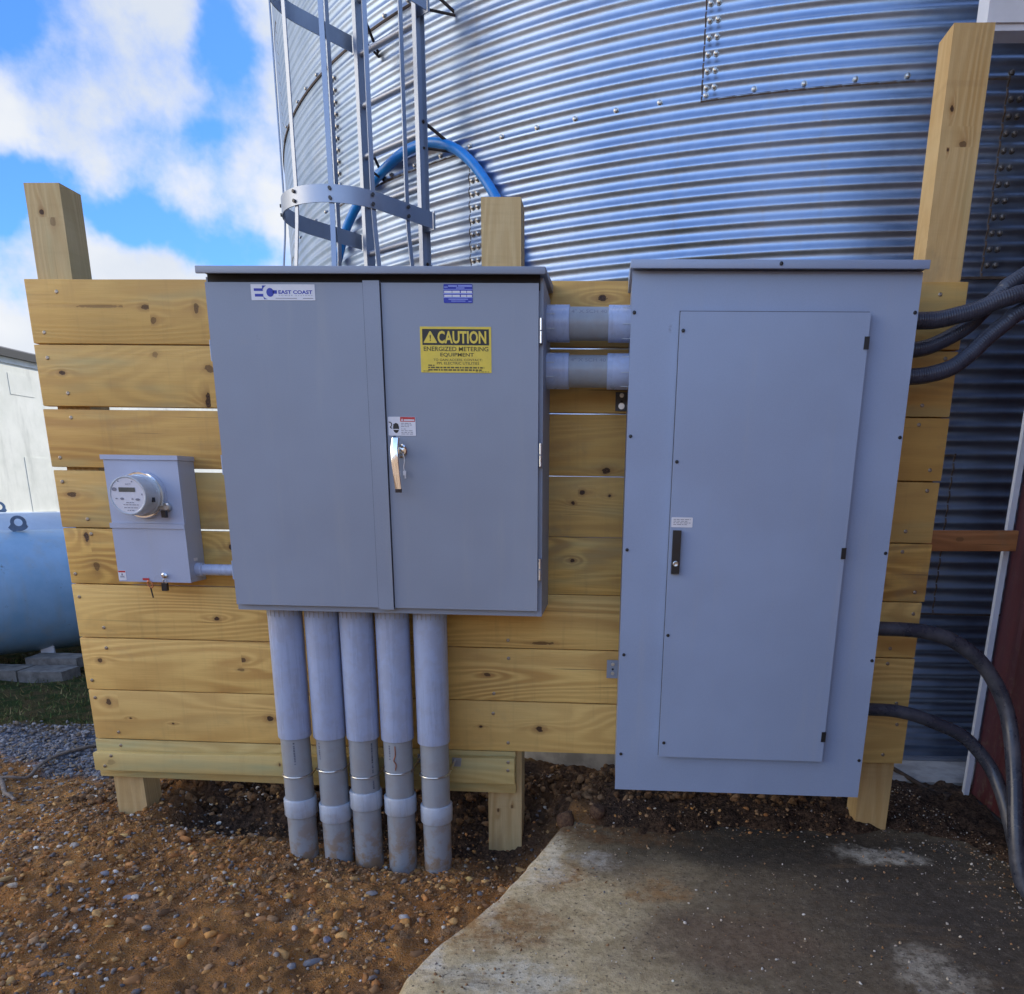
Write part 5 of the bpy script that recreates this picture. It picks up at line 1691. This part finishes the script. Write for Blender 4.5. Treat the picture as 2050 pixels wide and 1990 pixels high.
# ------------------------------------------------------------------ tanks, blocks, cream building on the left
def tank(P0, d, L0, L1, r, zc, material, label, name='gas_tank'):
    d = Vector((d[0], d[1], 0)).normalized()
    t = thing(name, label, 'tank', (P0[0], P0[1], zc - r), 'gas tanks behind the fence')
    bm = bmesh.new()
    prof = []
    for a in np.linspace(0, 90, 12): prof.append((L0 - 0.30 * math.cos(R(a)), r * math.sin(R(a))))
    for a in np.linspace(90, 0, 12): prof.append((L1 + 0.30 * math.cos(R(a)), r * math.sin(R(a))))
    lathe(bm, prof, (P0[0], P0[1], zc), d, 72)
    bmesh.ops.recalc_face_normals(bm, faces=bm.faces)
    obj('shell', bm, material, t, smooth=True)
    return t, d
t1, td = tank((-2.5, 3.3), (0.68, 0.73), -2.6, 1.0, 0.52, 0.54, M['tank'], 'blue grey gas tank lying on blocks, nearer of two')
t2, _ = tank((-3.4, 4.3), (0.68, 0.73), -2.2, 1.1, 0.52, 0.645, M['tank_far'], 'paler gas tank behind the near one, only its top showing')
def lug(parent, c, r0, r1):
    bm = bmesh.new()
    e = Vector((0.86, 0.5, 0)).normalized()
    fr = []
    for s in (-0.012, 0.012):
        off = Vector((-e.y, e.x, 0)) * s
        inner = [bm.verts.new(Vector(c) + off + e * r1 * math.cos(a) + Vector((0, 0, r1 * math.sin(a)))) for a in np.linspace(0, 2 * math.pi, 24, endpoint=False)]
        outer = []
        for a in np.linspace(0, 2 * math.pi, 24, endpoint=False):
            k = 1.0 + (0.55 if R(200) < a < R(250) else 0.3 if R(250) <= a < R(340) else 0)
            outer.append(bm.verts.new(Vector(c) + off + e * r0 * k * math.cos(a) + Vector((0, 0, r0 * k * math.sin(a)))))
        fr.append((inner, outer))
    for i in range(24):
        j = (i + 1) % 24
        (a, b), (c2, d2) = fr
        bm.faces.new((a[i], b[i], b[j], a[j])); bm.faces.new((c2[j], d2[j], d2[i], c2[i]))
        bm.faces.new((b[i], d2[i], d2[j], b[j])); bm.faces.new((a[j], c2[j], c2[i], a[i]))
    bmesh.ops.recalc_face_normals(bm, faces=bm.faces)
    obj('lifting_lug', bm, M['lug'], parent, smooth=True)
lug(t1, (-2.615, 3.05, 1.130), 0.056, 0.031)
lug(t2, (-3.62, 4.10, 1.215), 0.052, 0.029)
# saddle bracket tag under the near tank
bm = bmesh.new()
box(bm, -2.56, -2.44, 2.985, 3.0, -0.03, 0.09)
o = obj('bracket', bm, M['white_trim'], t1, bevel=0.004)
def block(name, c, sx, sy, sz, rot, label):
    bm = bmesh.new()
    box(bm, -sx / 2, sx / 2, -sy / 2, sy / 2, -sz / 2, sz / 2)
    bmesh.ops.subdivide_edges(bm, edges=bm.edges[:], cuts=3, use_grid_fill=True)
    for v in bm.verts: v.co += 0.006 * Vector((noise.noise(v.co * 9 + Vector(c)), noise.noise(v.co * 8), noise.noise(v.co * 10 + Vector(c))))
    o = obj('concrete_block', bm, M['block'], None)
    o.location = c; o.rotation_euler = (0, 0, rot)
    return tag(o, label, 'block')
block('concrete_block', (-2.155, 2.53, -0.060), 0.36, 0.22, 0.12, 0.02, 'grey concrete block on the grass under the blue tank, nearest the fence')
block('concrete_block', (-2.545, 2.53, -0.060), 0.38, 0.22, 0.12, 0.02, 'grey concrete block at the left edge under the blue tank')
block('concrete_block', (-2.235, 2.76, 0.012), 0.42, 0.20, 0.085, 0.06, 'flat worn concrete block lying on top under the blue tank')

bld = thing('cream_building', 'pale weathered cream building with dark roof edge behind the tanks', 'building', (-8, 8, 0))
bx('wall', -10.0, -6.0, 2.0, 15.0, -0.2, 3.02, M['cream'], bld)
bx('wall_cap', -10.0, -5.985, 1.99, 15.01, 3.021, 3.10, M['cream_patch'], bld, 0.01)
bx('roof_edge', -10.1, -5.93, 1.9, 15.1, 3.101, 3.20, M['roof_dark'], bld, 0.01)
bx('roof', -10.0, -6.05, 2.0, 15.0, 3.201, 3.24, M['roof'], bld)
bx('patch', -6.0, -5.994, 7.56, 8.02, 2.62, 2.90, M['cream'], bld, 0.004)
bx('patch', -6.0, -5.993, 7.62, 8.10, 1.02, 1.78, M['cream'], bld, 0.004)
bx('base_ledge', -6.0, -5.94, 2.0, 15.0, 0.90, 0.985, M['cream_patch'], bld, 0.005)
